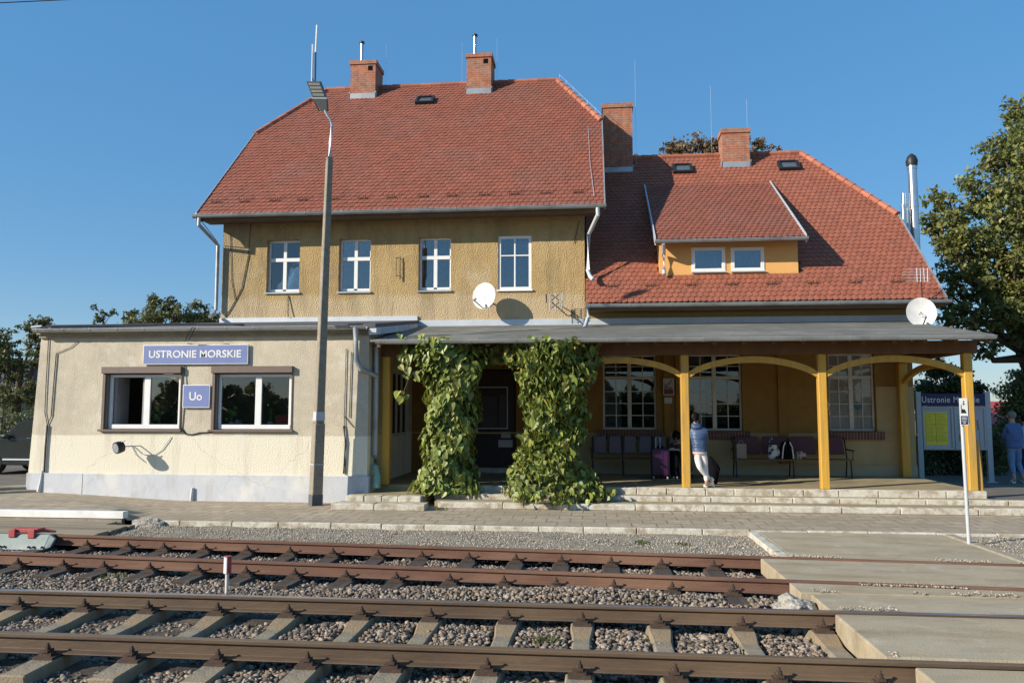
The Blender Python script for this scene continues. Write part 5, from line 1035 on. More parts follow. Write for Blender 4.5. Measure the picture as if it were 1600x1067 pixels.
t = thing('yagi_antenna', 'spindly comb television aerial above the right dish', 'antenna', (7.7, 19.4, 4.0))
g = at(1437, 432, 19.4); b = MB(); b.tube([(g[0]+.05, 19.4, 3.98), (g[0]+.02, 19.4, g[2]+.2)], .014, 5); b.build('mast', M['dark'], t); b = MB()
for i in range(5): z = g[2]+.16-.07*i; w_ = .42-.05*abs(i-2); b.tube([(g[0]-w_, 19.38, z+.02), (g[0]+w_*.6, 19.38, z)], .006, 4)
for i in range(4): b.tube([(g[0]-.1+.08*i, 19.3, g[2]-.15), (g[0]-.1+.08*i, 19.3, g[2]+.18)], .006, 4)
b.build('elements', M['zincl'], t)
# ================================================================ SIGNS ON THE OFFICE
def plate(name, label, x0, x1, z0, z1, y, bg_, rim=.018, d=.03, cat='sign', rimm=None):
    t = thing(name, label, cat, ((x0+x1)/2, y, z0)); b = MB(); b.box(x0, x1, y, y+d, z0, z1); b.build('frame', rimm or M['signwhite'], t, bevel=.004)
    b = MB(); b.box(x0+rim, x1-rim, y-.003, y+.001, z0+rim, z1-rim); p = b.build('panel', bg_, t); return t, p
p0, p1 = at(224, 539, AY-.06), at(387, 569, AY-.06); t, p = plate('station_sign', 'long faded blue station name board above the office windows', p0[0], p1[0], p1[2]+.005, p0[2], AY-.06, M['signblue'])
text_mesh('lettering', 'USTRONIE MORSKIE', M['signwhite'], ax(233, AY-.06, 553), ax(377, AY-.06, 553), az(553, AY-.06, 305), AY-.067, p, h=.165, bold=.02)
p0, p1 = at(286, 601, AY-.06), at(327, 637, AY-.06); t, p = plate('signal_box_sign', 'small square faded blue plate with two letters between the office windows', p0[0], p1[0], p1[2], p0[2], AY-.06, M['signblue'])
text_mesh('lettering', 'Uo', M['signwhite'], ax(296, AY-.06, 620), ax(316, AY-.06, 620), az(619, AY-.06, 305), AY-.067, p, h=.18, bold=.02)
# smoking ban style notice and small notice on the wall
p0, p1 = at(1036, 591, W-.1), at(1053, 617, W-.1); t, p = plate('direction_sign', 'white and dark red notice with a diagonal arrow on the brown wall timber', p0[0], p1[0], p1[2], p0[2], W-.12, mat('dull_white_sign', (.45, .40, .38), rough=.5), .01)
b = MB(); xx0, zz0 = p0[0]+.06, p1[2]+.20; yy = W-.127; b.quad((xx0+.02, yy, zz0+.0), (xx0+.16, yy, zz0+.17), (xx0+.15, yy, zz0+.185), (xx0, yy, zz0+.01)); b.quad((xx0-.02, yy, zz0-.01), (xx0+.16, yy, zz0-.01), (xx0+.16, yy, zz0-.03), (xx0-.02, yy, zz0-.03)); b.quad((xx0-.02, yy, zz0-.01), (xx0, yy, zz0-.01), (xx0, yy, zz0+.08), (xx0-.02, yy, zz0+.08)); b.build('arrow', M['dark'], p)
MB().box(p0[0]+.02, p1[0]-.02, W-.128, W-.122, p1[2]+.02, p1[2]+.15).build('red_field', M['maroon'], p)
p0, p1 = at(1038, 621, W-.1), at(1050, 630, W-.1); plate('notice', 'small pale notice just under the notice with the arrow', p0[0], p1[0], p1[2], p0[2], W-.11, M['paperm'], .006)
# floodlight below the left office window
fp = Vector(at(185, 699, AY-.42)); t = thing('floodlight', 'small round black floodlight on a bracket below the left office window', 'floodlight', tuple(fp)); dr_ = Vector((-.5, -1.0, -.25)).normalized()
b = MB(); b.tube([fp+dr_*.06, fp-dr_*.0, fp-dr_*.09, fp-dr_*.11], [.125, .13, .115, .04], 16); hs_ = b.build('housing', M['dark'], t, smooth=True)
b = MB(); b.tube([fp+dr_*.055, fp+dr_*.066], [.108, .10], 14); b.build('lens', mat('lens', (.30, .34, .36), rough=.15, spec=.8), hs_)
b = MB(); b.tube([fp-dr_*.08, fp+Vector((.16, .18, .02)), (fp.x+.24, AY-.005, fp.z+.02)], .013, 6); b.tube([fp+Vector((0, 0, .09)), fp+Vector((.12, .02, .14))], .012, 5); b.build('bracket', M['zinc'], t)
b = MB(); p0 = at(205, 695, AY-.015); b.tube([p0, at(212, 710, AY-.02), at(226, 722, AY-.02)], .008, 5); b.tube([at(208, 697, AY-.02), at(222, 709, AY-.02), at(238, 712, AY-.02), at(252, 703, AY-.02), at(262, 690, AY-.02), at(267, 682, AY-.02)], .008, 5); build_split(b, 'cable', M['greyp'], t)
# ---- things standing on the office window board
def pot_plant(label, x, y, z, kind, s=1):
    t = thing('potted_plant', label, 'plant', (x, y, z)); b = MB(); b.tube([(x, y, z), (x, y, z+.09*s)], [.045*s, .06*s], 12); b.build('pot', M['whiteold'], t, smooth=True); b = MB(); r_ = random.Random(int(x*100)); gm = mat('house_plant', (.22, .34, .07), (.14, .24, .05), rough=.5)
    if kind == 'spike':
        for i in range(4): a = r_.uniform(-.03, .03); h = .22+.14*r_.random(); b.hexa([(x+a-.035, y, z+.08), (x+a+.035, y, z+.08), (x+a+.035, y+.01, z+.08), (x+a-.035, y+.01, z+.08), (x+a+.03+i*.01, y, z+.08+h), (x+a+.034+i*.01, y, z+.08+h), (x+a+.034+i*.01, y+.01, z+.08+h), (x+a+.03+i*.01, y+.01, z+.08+h)])
    elif kind == 'fan':
        for i in range(11): a = -1.2+.24*i; h = .30*s; b.tube([(x, y, z+.08), (x+math.sin(a)*h*.35, y-.02, z+.3*s+.05*math.cos(a)), (x+math.sin(a)*h*.9, y-.05, z+.25*s+.10*math.cos(a*1.3))], [.008, .012, .003], 4, flat=.4)
        b.tube([(x, y, z+.05), (x, y, z+.34*s)], .012, 5)
    else:
        for i in range(9): a = r_.uniform(-1, 1)*.12; zz = z+.15+r_.uniform(0, .28); b.tube([(x, y, z+.08), (x+a*.6, y, zz-.04)], .005, 4); b.ball((x+a, y-.02, zz), (.05, .02, .045), 7, 5)
    b.build('leaves', gm, t, smooth=True)
by_ = AY+.24
pot_plant('pointed green plant in a pot inside the left office window', ax(236, by_, 655), by_, 1.58, 'spike')
pot_plant('small green plant in a pot right of the pointed one in the left office window', ax(250, by_, 655), by_, 1.58, 'leafy', .6)
pot_plant('leafy pot plant in the left half of the right office window', ax(362, by_, 655), by_, 1.58, 'leafy', 1.1)
pot_plant('palm like pot plant beside the red box in the right office window', ax(423, by_, 655), by_, 1.58, 'fan', 1.2)
x0 = ax(432, AY+.25, 655); t = thing('red_box', 'red box standing in the right corner of the right office window', 'box', (x0+.15, AY+.3, 1.58)); b = MB(); b.box(x0, x0+.26, AY+.19, AY+.36, 1.58, 1.83); b.build('body', M['red'], t, bevel=.01); b = MB(); b.box(x0-.004, x0+.264, AY+.186, AY+.364, 1.80, 1.835); b.build('lid', M['red'], t, bevel=.006)
x0 = ax(365, AY+.25, 655); t = thing('booklet', 'pale leaning booklet behind the glass of the right office window', 'booklet', (x0+.1, AY+.25, 1.58)); b = MB(); b.hexa([(x0, AY+.22, 1.58), (x0+.24, AY+.22, 1.58), (x0+.24, AY+.24, 1.58), (x0, AY+.24, 1.58), (x0+.04, AY+.30, 1.74), (x0+.27, AY+.30, 1.58), (x0+.27, AY+.32, 1.58), (x0+.04, AY+.32, 1.74)]); b.build('cover', M['paperm'], t); b = MB(); b.hexa([(x0+.08, AY+.215, 1.585), (x0+.13, AY+.215, 1.585), (x0+.13, AY+.218, 1.585), (x0+.08, AY+.218, 1.585), (x0+.12, AY+.295, 1.72), (x0+.16, AY+.295, 1.72), (x0+.16, AY+.298, 1.72), (x0+.12, AY+.298, 1.72)]); b.build('stripe', M['patina'], t)

# ================================================================ BENCHES
def bench(label, x0, x1, npan, seatm, yb=19.95, panels=None):
    t = thing('bench', label, 'bench', ((x0+x1)/2, yb-.3, .334)); yf = yb-.48; zs = .334+.44
    b = MB()
    for i in range(3): b.box(x0-.05, x1+.05, yf+.15*i, yf+.13+.15*i, zs-.035, zs)
    b.build('seat', M['benchw'], t, bevel=.008); n = npan; w_ = (x1-x0)/n
    for i in range(n):
        b = MB(); a, c = x0+i*w_+.03, x0+(i+1)*w_-.03; b.hexa([(a, yb-.03, zs+.10), (c, yb-.03, zs+.10), (c, yb, zs+.10), (a, yb, zs+.10), (a+.02, yb+.06, zs+.52), (c-.02, yb+.06, zs+.52), (c-.02, yb+.09, zs+.52), (a+.02, yb+.09, zs+.52)])
        b.build('backrest', seatm, t, bevel=.02, seg=2)
    k = max(2, n//2+1)
    for i in range(k):
        x = x0+(x1-x0)*i/(k-1); b = MB(); b.tube([(x, yf+.05, .334), (x, yf+.1, zs-.04)], .018, 6); b.tube([(x, yb+.02, .334), (x, yb-.08, zs-.04)], .018, 6); b.tube([(x, yf+.1, zs-.04), (x, yb-.08, zs-.04)], .016, 6); b.tube([(x, yb-.08, zs), (x, yb+.08, zs+.5)], .016, 6); b.build('leg_frame', M['dark'], t)
    for x in (x0-.03, x1+.03):
        b = MB(); b.tube([(x, yf+.05, zs), (x, yf+.02, zs+.2), (x, yb+.02, zs+.22)], .016, 6); b.box(x-.025, x+.025, yf, yb, zs+.20, zs+.225); b.build('armrest', M['dark'], t)
    return t
bench('long wall bench with mauve grey back panels behind the suitcases', ax(926, 19.9, 700), ax(1068, 19.9, 700), 6, M['greyseat'])
bench('long wall bench with maroon back panels carrying bags', ax(1146, 19.9, 700), ax(1322, 19.9, 700), 4, M['maroon'])
zs = .334+.44
def bag_shape(x, y, z, w_, d, h, b, top=.7): b.rings([((x, y, z+h*k), (w_*s, 0, 0), (0, d*s, 0)) for k, s in ((0, .85), (.05, 1), (.5, 1.02), (.8, .9), (.97, top), (1, top*.6))], 16)
x = ax(1158, 19.6, 700); t = thing('paper_bag', 'plain beige paper bag at the left end of the maroon bench', 'bag', (x, 19.6, zs)); MB().box(x-.12, x+.12, 19.55, 19.68, zs, zs+.36).build('body', mat('kraft', (.40, .31, .24), rough=.9), t, bevel=.01); b = MB(); b.tube([(x-.05, 19.6, zs+.35), (x-.04, 19.6, zs+.43), (x+.04, 19.6, zs+.43), (x+.05, 19.6, zs+.35)], .005, 5); b.build('handle', M['paperm'], t)
x = ax(1210, 19.6, 700); t = thing('tote_bag', 'white tote bag with dark leaf pattern on the maroon bench', 'bag', (x, 19.6, zs)); pm_ = mat('leaf_print', (.70, .68, .64), (.70, .68, .64), rough=.8, c3=(.03, .04, .04), s3=9, t3=(.50, .53)); b = MB(); bag_shape(x, 19.6, zs, .15, .07, .34, b, .85); b.build('body', pm_, t, smooth=True); b = MB(); b.tube([(x-.09, 19.58, zs+.30), (x-.13, 19.58, zs+.45), (x-.08, 19.58, zs+.52), (x+.02, 19.58, zs+.33)], .014, 6); b.build('handle', pm_, t)
x = ax(1229, 19.55, 700); t = thing('backpack', 'black backpack with white straps on the maroon bench', 'backpack', (x, 19.55, zs)); b = MB(); bag_shape(x, 19.55, zs, .155, .10, .43, b, .6); b.build('body', M['black'], t, smooth=True)
for s in (-1, 1): b = MB(); b.tube([(x+s*.05, 19.44, zs+.41), (x+s*.10, 19.43, zs+.30), (x+s*.12, 19.43, zs+.12), (x+s*.13, 19.45, zs+.02)], .016, 6); b.build('strap', M['whitec'], t)
x = ax(1251, 19.55, 700); t = thing('handbag', 'little patterned handbag right of the black backpack', 'bag', (x, 19.55, zs)); b = MB(); bag_shape(x, 19.55, zs, .12, .06, .19, b, .8); b.build('body', mat('speckled_print', (.42, .34, .28), (.42, .34, .28), c3=(.10, .04, .03), s3=14, t3=(.48, .52)), t, smooth=True); b = MB(); b.tube([(x-.08, 19.55, zs+.17), (x-.03, 19.55, zs+.26), (x+.03, 19.55, zs+.26), (x+.08, 19.55, zs+.17)], .008, 5); b.build('handle', M['browncl'], t)
# ---- luggage
def suitcase(label, x0, x1, y, h, m, handle=True, ribs=4):
    t = thing('suitcase', label, 'suitcase', ((x0+x1)/2, y, .334)); b = MB(); b.box(x0, x1, y-.13, y+.13, .334+.06, .334+h); bd = b.build('shell', m, t, bevel=.045, seg=3)
    b = MB()
    for i in range(ribs): x = x0+.06+(x1-x0-.12)*i/(ribs-1); b.box(x-.008, x+.008, y-.137, y-.128, .334+.1, .334+h-.05)
    b.build('rib', m, bd)
    for x in (x0+.06, x1-.06): b = MB(); b.tube([(x-.015, y-.08, .334+.032), (x+.015, y-.08, .334+.032)], .031, 10); b.build('wheel', M['greyp'], t)
    if handle: b = MB(); xm = x0+.12; b.tube([(xm, y, .334+h-.01), (xm, y, .334+h+.24), (xm+.10, y, .334+h+.24), (xm+.10, y, .334+h-.01)], .013, 6); b.build('telescopic_handle', M['zincl'], t)
    return t
suitcase('purple hard suitcase with its telescopic handle pulled out', ax(1017, 18.9, 720), ax(1046, 18.9, 720), 18.9, .72, M['purple'])
suitcase('black suitcase standing right beside the purple one', ax(1047.5, 19.0, 720), ax(1061, 19.0, 720), 19.0, .66, M['black'], False, 2)
x = ax(1031, 19.6, 690); t = thing('handbag', 'crumpled black bag on the bench behind the purple suitcase', 'bag', (x, 19.6, zs)); b = MB(); bag_shape(x, 19.6, zs, .13, .08, .30, b, .5); b.build('body', M['black'], t, smooth=True); b = MB(); b.tube([(x-.06, 19.58, zs+.26), (x-.02, 19.58, zs+.36), (x+.05, 19.58, zs+.28)], .01, 5); b.build('handle', M['black'], t)
x = ax(1112, 17.6, 725); t = thing('travel_bag', 'black soft travel bag standing behind the legs of the girl', 'bag', (x+.04, 17.6, .334)); b = MB(); b.rings([((x+.01, 17.6, .34), (.10, 0, 0), (0, .09, 0)), ((x+.02, 17.6, .5), (.12, 0, 0), (0, .10, 0)), ((x+.05, 17.6, .68), (.13, 0, .0), (0, .10, 0)), ((x+.0, 17.6, .84), (.08, 0, 0), (0, .08, 0)), ((x-.03, 17.6, .93), (.04, 0, 0), (0, .04, 0))], 16); b.build('body', M['black'], t, smooth=True); b = MB(); b.tube([(x-.05, 17.55, .95), (x+.05, 17.5, .85), (x+.14, 17.5, .6)], .014, 5); b.build('strap', M['black'], t)

# ================================================================ PEOPLE
def skin_mesh(name, nodes, edges, m, parent, root, sub=2):
    names = list(nodes); idx = {k: i for i, k in enumerate(names)}; off = wloc(parent)
    me = bpy.data.meshes.new(name); me.from_pydata([tuple(Vector(nodes[k][0])-off) for k in names], [(idx[a], idx[c]) for a, c in edges], []); me.materials.append(m)
    o = bpy.data.objects.new(name, me); C.objects.link(o); o.parent = parent; o.modifiers.new('skin', 'SKIN')
    if not me.skin_vertices: me.attributes.new
    sv = me.skin_vertices[0].data
    for k in names:
        r_ = nodes[k][1]; sv[idx[k]].radius = (r_, r_) if not isinstance(r_, tuple) else r_; sv[idx[k]].use_root = (k == root)
    s = o.modifiers.new('smooth', 'SUBSURF'); s.levels = sub; s.render_levels = sub; o.modifiers['skin'].use_smooth_shade = True
    return o
def person(label, J, mats, face=(0, 1, 0), hair='bun', base=None, coat_hood=False, long_top=False, slim=1.0, group=None):
    """J: joints in world space; keys pel chest neck head shL shR elL elR wrL wrR hipL hipR knL knR anL anR toL toR"""
    V_ = {k: Vector(v) for k, v in J.items()}; f = Vector(face).normalized(); t = thing('person', label, 'person', base, group=group)
    s = slim; N = {}; E = []
    def nd(k, p, r_): N[k] = (p, r_)
    nd('pel', V_['pel'], (.13*s, .10*s)); nd('waist', V_['pel'].lerp(V_['chest'], .45), (.115*s, .085*s)); nd('chest', V_['chest'], (.15*s, .10*s)); nd('neck', V_['neck'], .052); nd('jaw', V_['neck'].lerp(V_['head'], .55)+f*.02, .07); nd('head', V_['head'], .092); nd('crown', V_['head']+(V_['head']-V_['neck']).normalized()*.075, .062)
    E += [('pel', 'waist'), ('waist', 'chest'), ('chest', 'neck'), ('neck', 'jaw'), ('jaw', 'head'), ('head', 'crown')]
    for q in 'LR':
        nd('sh'+q, V_['sh'+q], .058*s); nd('el'+q, V_['el'+q], .040); nd('wr'+q, V_['wr'+q], .026); nd('hip'+q, V_['hip'+q], .085*s); nd('kn'+q, V_['kn'+q], .056*s); nd('an'+q, V_['an'+q], .038); nd('to'+q, V_['to'+q], .030)
        E += [('chest', 'sh'+q), ('sh'+q, 'el'+q), ('el'+q, 'wr'+q), ('pel', 'hip'+q), ('hip'+q, 'kn'+q), ('kn'+q, 'an'+q), ('an'+q, 'to'+q)]
        d = (V_['wr'+q]-V_['el'+q]).normalized(); side = d.cross(f); side = side.normalized() if side.length > .1 else Vector((1, 0, 0)); pal = V_['wr'+q]+d*.06; nd('palm'+q, pal, (.030, .016)); E.append(('wr'+q, 'palm'+q))
        for i in range(4):
            o_ = (i-1.5)*.018; ln = (.062, .075, .070, .055)[i]; nd('fa%s%d' % (q, i), pal+d*.03+side*o_, .009); nd('fb%s%d' % (q, i), pal+d*(.03+ln*.6)+side*o_+f*.008, .008); nd('fc%s%d' % (q, i), pal+d*(.03+ln*.95)+side*o_+f*.025, .007); E += [('palm'+q, 'fa%s%d' % (q, i)), ('fa%s%d' % (q, i), 'fb%s%d' % (q, i)), ('fb%s%d' % (q, i), 'fc%s%d' % (q, i))]
        nd('ta'+q, pal-d*.02+side*.036+f*.012, .010); nd('tb'+q, pal+d*.02+side*.052+f*.022, .009); E += [('palm'+q, 'ta'+q), ('ta'+q, 'tb'+q)]
    body = skin_mesh('body', N, E, M['skin'], t, 'pel', 2)
    # trousers
    N = {'pel': (V_['pel']+Vector((0, 0, .08)), (.13*s, .095*s)), 'seat': (V_['pel']-Vector((0, 0, .05)), (.145*s, .115*s))}; E = [('pel', 'seat')]
    for q in 'LR':
        N['hip'+q] = (V_['hip'+q], .102*s); N['th'+q] = (V_['hip'+q].lerp(V_['kn'+q], .5), .086*s); N['kn'+q] = (V_['kn'+q], .066*s); N['ca'+q] = (V_['kn'+q].lerp(V_['an'+q], .4), .062*s); N['an'+q] = (V_['an'+q].lerp(V_['kn'+q], mats.get('cuff', .12)), .047); E += [('seat', 'hip'+q), ('hip'+q, 'th'+q), ('th'+q, 'kn'+q), ('kn'+q, 'ca'+q), ('ca'+q, 'an'+q)]
    skin_mesh('trousers', N, E, mats['legs'], t, 'pel')
    # top
    hem = V_['pel']+(V_['chest']-V_['pel'])*(-.02 if long_top else .0)
    N = {'hem': (hem, (.170*s, .135*s)), 'waist': (V_['pel'].lerp(V_['chest'], .5), (.158*s, .128*s)), 'chest': (V_['chest'], (.175*s, .13*s)), 'col': (V_['neck']-Vector((0, 0, .03)), .075)}; E = [('hem', 'waist'), ('waist', 'chest'), ('chest', 'col')]
    for q in 'LR': N['sh'+q] = (V_['sh'+q], .080*s); N['el'+q] = (V_['el'+q], .060*s); N['wr'+q] = (V_['wr'+q]*.94+V_['el'+q]*.06, .044); E += [('chest', 'sh'+q), ('sh'+q, 'el'+q), ('el'+q, 'wr'+q)]
    top = skin_mesh('jacket', N, E, mats['top'], t, 'chest')
    b = MB(); pv, cv = V_['pel'], V_['chest']; q0 = hem+(pv-cv).normalized()*(.02 if mats.get('under') else .09)
    b.rings([(q0, (.150*s, 0, 0), (0, .118*s, 0)), (q0.lerp(cv, .04), (.166*s, 0, 0), (0, .135*s, 0)), (q0.lerp(cv, .3), (.158*s, 0, 0), (0, .130*s, 0)), (q0.lerp(cv, .6), (.165*s, 0, 0), (0, .128*s, 0)), (q0.lerp(cv, .85), (.16*s, 0, 0), (0, .115*s, 0))], 20); b.build('jacket_skirt', mats['top'], t, smooth=True)
    if mats.get('under'):
        b = MB(); h = hem; b.rings([(h+Vector((0, 0, .06)), (.155*s, 0, 0), (0, .12*s, 0)), (h+Vector((0, 0, -.03)), (.160*s, 0, 0), (0, .13*s, 0)), (h+Vector((.005, 0, -.055)), (.158*s, 0, 0), (0, .125*s, 0))], 18, cap=False); b.build('shirt_hem', mats['under'], t, smooth=True)
    if coat_hood: b = MB(); c = V_['neck']-f*.07-Vector((0, 0, .03)); b.rings([(c+Vector((0, 0, -.10)), (.05, 0, 0), (0, .03, 0)), (c+Vector((0, -.02, -.03)), (.11, 0, 0), (0, .07, 0)), (c+Vector((0, 0, .03)), (.115, 0, 0), (0, .085, 0)), (c+Vector((0, .03, .07)), (.085, 0, 0), (0, .07, 0))], 14); b.build('hood', mats['top'], t, smooth=True)
    for q in 'LR':
        a, o_ = V_['an'+q], V_['to'+q]; d = (o_-a); d2 = d.normalized(); N = {'heel': (a-d2*.02-Vector((0, 0, .025))*(1 if abs(d2.z) < .7 else 0), .048), 'mid': (a.lerp(o_, .5)-Vector((0, 0, .006)), .046), 'toe': (o_+d2*.03, .036), 'cuff': (a+Vector((0, 0, .03)), .044)}; skin_mesh('shoe', N, [('cuff', 'heel'), ('heel', 'mid'), ('mid', 'toe')], mats['shoe'], t, 'heel', 1)
    b = MB(); hc = V_['head']; up_ = (V_['head']-V_['neck']).normalized()
    if hair == 'bun': b.ball(hc-f*.02+up_*.03, (.108, .112, .115), 14, 10); b.ball(hc-f*.06+up_*.12+Vector((-.03, 0, 0)), .05, 10, 7); b.tube([hc-f*.09+up_*.02, hc-f*.10-up_*.10], [.05, .02], 8)
    else: b.ball(hc-f*.018+up_*.028, (.104, .110, .108), 14, 10)
    b.build('hair', mats['hair'], t, smooth=True)
    b = MB(); sd = f.cross(Vector((0, 0, 1))).normalized()
    for k in (-1, 1): b.ball(hc+sd*.098*k-up_*.01, (.014, .018, .028), 8, 5)
    b.ball(hc+f*.108-up_*.015, (.014, .018, .022), 8, 5); b.build('ears_and_nose', M['skin'], t, smooth=True)
    b = MB()
    for k in (-1, 1): b.ball(hc+sd*.035*k+f*.092+up_*.012, .011, 6, 4)
    b.ball(hc+f*.088-up_*.055, (.025, .012, .006), 8, 4); b.build('eyes_and_mouth', M['browncl'], t)
    return t
# girl leaning on the post, seen from behind, legs crossed
def G(px, py, Y): return at(px, py, Y)
gx = lambda px: ax(px, 16.75, 700)
fz = .334
J = dict(head=(gx(1087), 16.86, 1.765), neck=(gx(1089), 16.80, 1.62), chest=(gx(1091), 16.76, 1.46), pel=(gx(1093), 16.72, 1.10), shL=(gx(1080.5), 16.80, 1.52), shR=(gx(1102.5), 16.74, 1.50),
         elL=(gx(1078.5), 16.98, 1.27), elR=(gx(1105), 16.86, 1.24), wrL=(gx(1083), 17.18, 1.38), wrR=(gx(1098), 17.06, 1.34), hipL=(gx(1087.5), 16.72, 1.06), hipR=(gx(1099), 16.72, 1.06),
         knL=(gx(1092), 16.68, .76), knR=(gx(1101.5), 16.78, .77), anL=(gx(1111), 16.86, .47), anR=(gx(1103.5), 16.78, .41), toL=(gx(1114.5), 16.90, .365), toR=(gx(1103.5), 16.66, .365))
J['toR'] = (gx(1102), 16.93, .362)
person('girl in blue quilted jacket and white trousers leaning on the post with crossed legs', J, dict(legs=M['whitec'], top=M['jacketb'], shoe=M['whitec'], hair=M['hair'], under=M['pinkc'], cuff=.14), (.1, 1, -.15), 'bun', (gx(1100), 16.8, fz), coat_hood=True, slim=.92, long_top=True)
# woman in denim walking away on the right
wx = lambda px: ax(px, 21.2, 700); g0 = .115
J = dict(head=(wx(1583), 21.2, g0+1.68), neck=(wx(1582), 21.15, g0+1.52), chest=(wx(1582), 21.15, g0+1.33), pel=(wx(1583), 21.15, g0+.98), shL=(wx(1573), 21.15, g0+1.42), shR=(wx(1592), 21.15, g0+1.42), elL=(wx(1571.5), 21.25, g0+1.14), elR=(wx(1597), 21.25, g0+1.15), wrL=(wx(1575), 21.42, g0+1.06), wrR=(wx(1596), 21.45, g0+1.05),
         hipL=(wx(1578), 21.15, g0+.90), hipR=(wx(1588.5), 21.15, g0+.90), knL=(wx(1577), 21.12, g0+.48), knR=(wx(1591), 21.25, g0+.50), anL=(wx(1575.5), 20.98, g0+.09), anR=(wx(1594.5), 21.1, g0+.09), toL=(wx(1574.5), 21.12, g0+.035), toR=(wx(1594.5), 21.26, g0+.035))
person('grey haired woman in denim jacket and light jeans walking away on the right', J, dict(legs=M['denimt'], top=M['denimj'], shoe=M['whitec'], hair=M['hairg'], cuff=.30), (0, 1, 0), 'short', (wx(1583), 21.15, g0), slim=1.14, long_top=True)
wx = lambda px: ax(px, 21.9, 700)
J = dict(head=(wx(1603), 21.9, g0+1.60), neck=(wx(1603), 21.86, g0+1.45), chest=(wx(1603), 21.86, g0+1.27), pel=(wx(1603), 21.86, g0+.92), shL=(wx(1595), 21.86, g0+1.35), shR=(wx(1611), 21.86, g0+1.35), elL=(wx(1592), 21.9, g0+1.08), elR=(wx(1614), 21.9, g0+1.08), wrL=(wx(1593), 22.0, g0+.86), wrR=(wx(1613), 22.0, g0+.86),
         hipL=(wx(1599), 21.86, g0+.86), hipR=(wx(1607), 21.86, g0+.86), knL=(wx(1597), 21.9, g0+.46), knR=(wx(1609), 21.84, g0+.46), anL=(wx(1597), 21.75, g0+.09), anR=(wx(1609), 21.9, g0+.09), toL=(wx(1597), 21.9, g0+.035), toR=(wx(1609), 22.05, g0+.035))
person('person with pale sleeve and dark blue trousers cut off by the right edge', J, dict(legs=mat('navy_cloth', (.02, .03, .07), rough=.9), top=mat('pale_blue_cloth', (.42, .50, .62), rough=.9), shoe=M['dark'], hair=M['hair'], cuff=.05), (0, 1, 0), 'short', (wx(1603), 21.86, g0))
# seated person mostly hidden by the post
wx = lambda px: ax(px, 19.5, 700)
J = dict(head=(wx(1057), 19.45, 1.30), neck=(wx(1058), 19.55, 1.17), chest=(wx(1060), 19.60, 1.02), pel=(wx(1064), 19.65, .88), shL=(wx(1069), 19.58, 1.08), shR=(wx(1051), 19.58, 1.08), elL=(wx(1071), 19.4, .90), elR=(wx(1050), 19.4, .90), wrL=(wx(1064), 19.25, .95), wrR=(wx(1056), 19.25, .95),
         hipL=(wx(1069), 19.6, .87), hipR=(wx(1060), 19.6, .87), knL=(wx(1073), 19.18, .84), knR=(wx(1063), 19.18, .84), anL=(wx(1076), 19.15, .43), anR=(wx(1064), 19.15, .43), toL=(wx(1077), 18.98, .37), toR=(wx(1064), 18.98, .37))
person('person in brown seated on the bench behind the yellow post', J, dict(legs=M['browncl'], top=M['browncl'], shoe=M['dark'], hair=M['hair'], cuff=.06), (-.2, -1, -.3), 'bun', (wx(1064), 19.5, .334), slim=.9)
x = ax(1052, 19.1, 700); t = thing('newspaper', 'pale folded papers lying on the black suitcase', 'newspaper', (x, 18.95, 1.0)); b = MB(); b.hexa([(x-.13, 18.88, .998), (x+.12, 18.88, .998), (x+.12, 19.1, .998), (x-.13, 19.1, .998), (x-.13, 18.88, 1.02), (x+.12, 18.88, 1.03), (x+.12, 19.1, 1.03), (x-.13, 19.1, 1.02)]); b.build('sheets', M['paperm'], t); b = MB(); b.box(x-.1, x+.02, 18.9, 19.05, 1.032, 1.05); b.build('folded_sheet', M['paperm'], t)

# ================================================================ INFORMATION BOARD, SIGN POST
IY = 21.3; ix0, ix1 = ax(1433.5, IY, 640), ax(1540, IY, 640)
t = thing('information_board', 'large grey framed timetable board with navy header and yellow timetable', 'notice board', ((ix0+ix1)/2, IY, .11))
for x in (ix0-.04, ix1-.02):
    b = MB(); b.box(x, x+.13, IY-.04, IY+.06, .11, az(612, IY, 1490)-.0); b.box(x-.06, x+.19, IY-.08, IY+.10, .11, .14); b.build('leg', M['greyp'], t, bevel=.006)
zt, zm, zb = az(615, IY, 1490), az(634, IY, 1490), az(703, IY, 1490)
hp = MB().box(ix0+.09, ix1-.02, IY-.05, IY+.05, zm, zt).build('header', M['navy'], t, bevel=.004)
text_mesh('lettering', 'Ustronie Morskie', M['signwhite'], ax(1440.5, IY-.05, 626), ax(1530, IY-.05, 626), (zt+zm)/2+.005, IY-.056, hp, h=.155, bold=.008, spacing=1.12)
bd = MB().box(ix0+.09, ix1-.02, IY-.02, IY+.05, zb, zm-.003).build('case', M['greyp'], t, bevel=.004)
b = MB(); frame_boxes(b, ix0+.10, (ix0+ix1)/2+.01, zb+.02, zm-.02, IY-.05, .04, .03); frame_boxes(b, (ix0+ix1)/2+.05, ix1-.03, zb+.02, zm-.02, IY-.05, .04, .03); b.build('door_frame', M['greyp'], t)
y0, y1 = at(1443, 644, IY), at(1481, 695, IY); yp = MB().box(y0[0], y1[0], IY-.028, IY-.021, y1[2], y0[2]).build('yellow_timetable', M['yellowp'], t)
b = MB(); xm = (y0[0]+y1[0])/2; b.box(xm-.006, xm+.006, IY-.031, IY-.0285, y1[2]+.05, y0[2]-.04); b.box(y0[0]+.03, y1[0]-.03, IY-.031, IY-.0285, y0[2]-.055, y0[2]-.045); b.box(y0[0]+.02, y0[0]+.03, IY-.031, IY-.0285, y1[2]+.05, y0[2]-.05)
rr = random.Random(4)
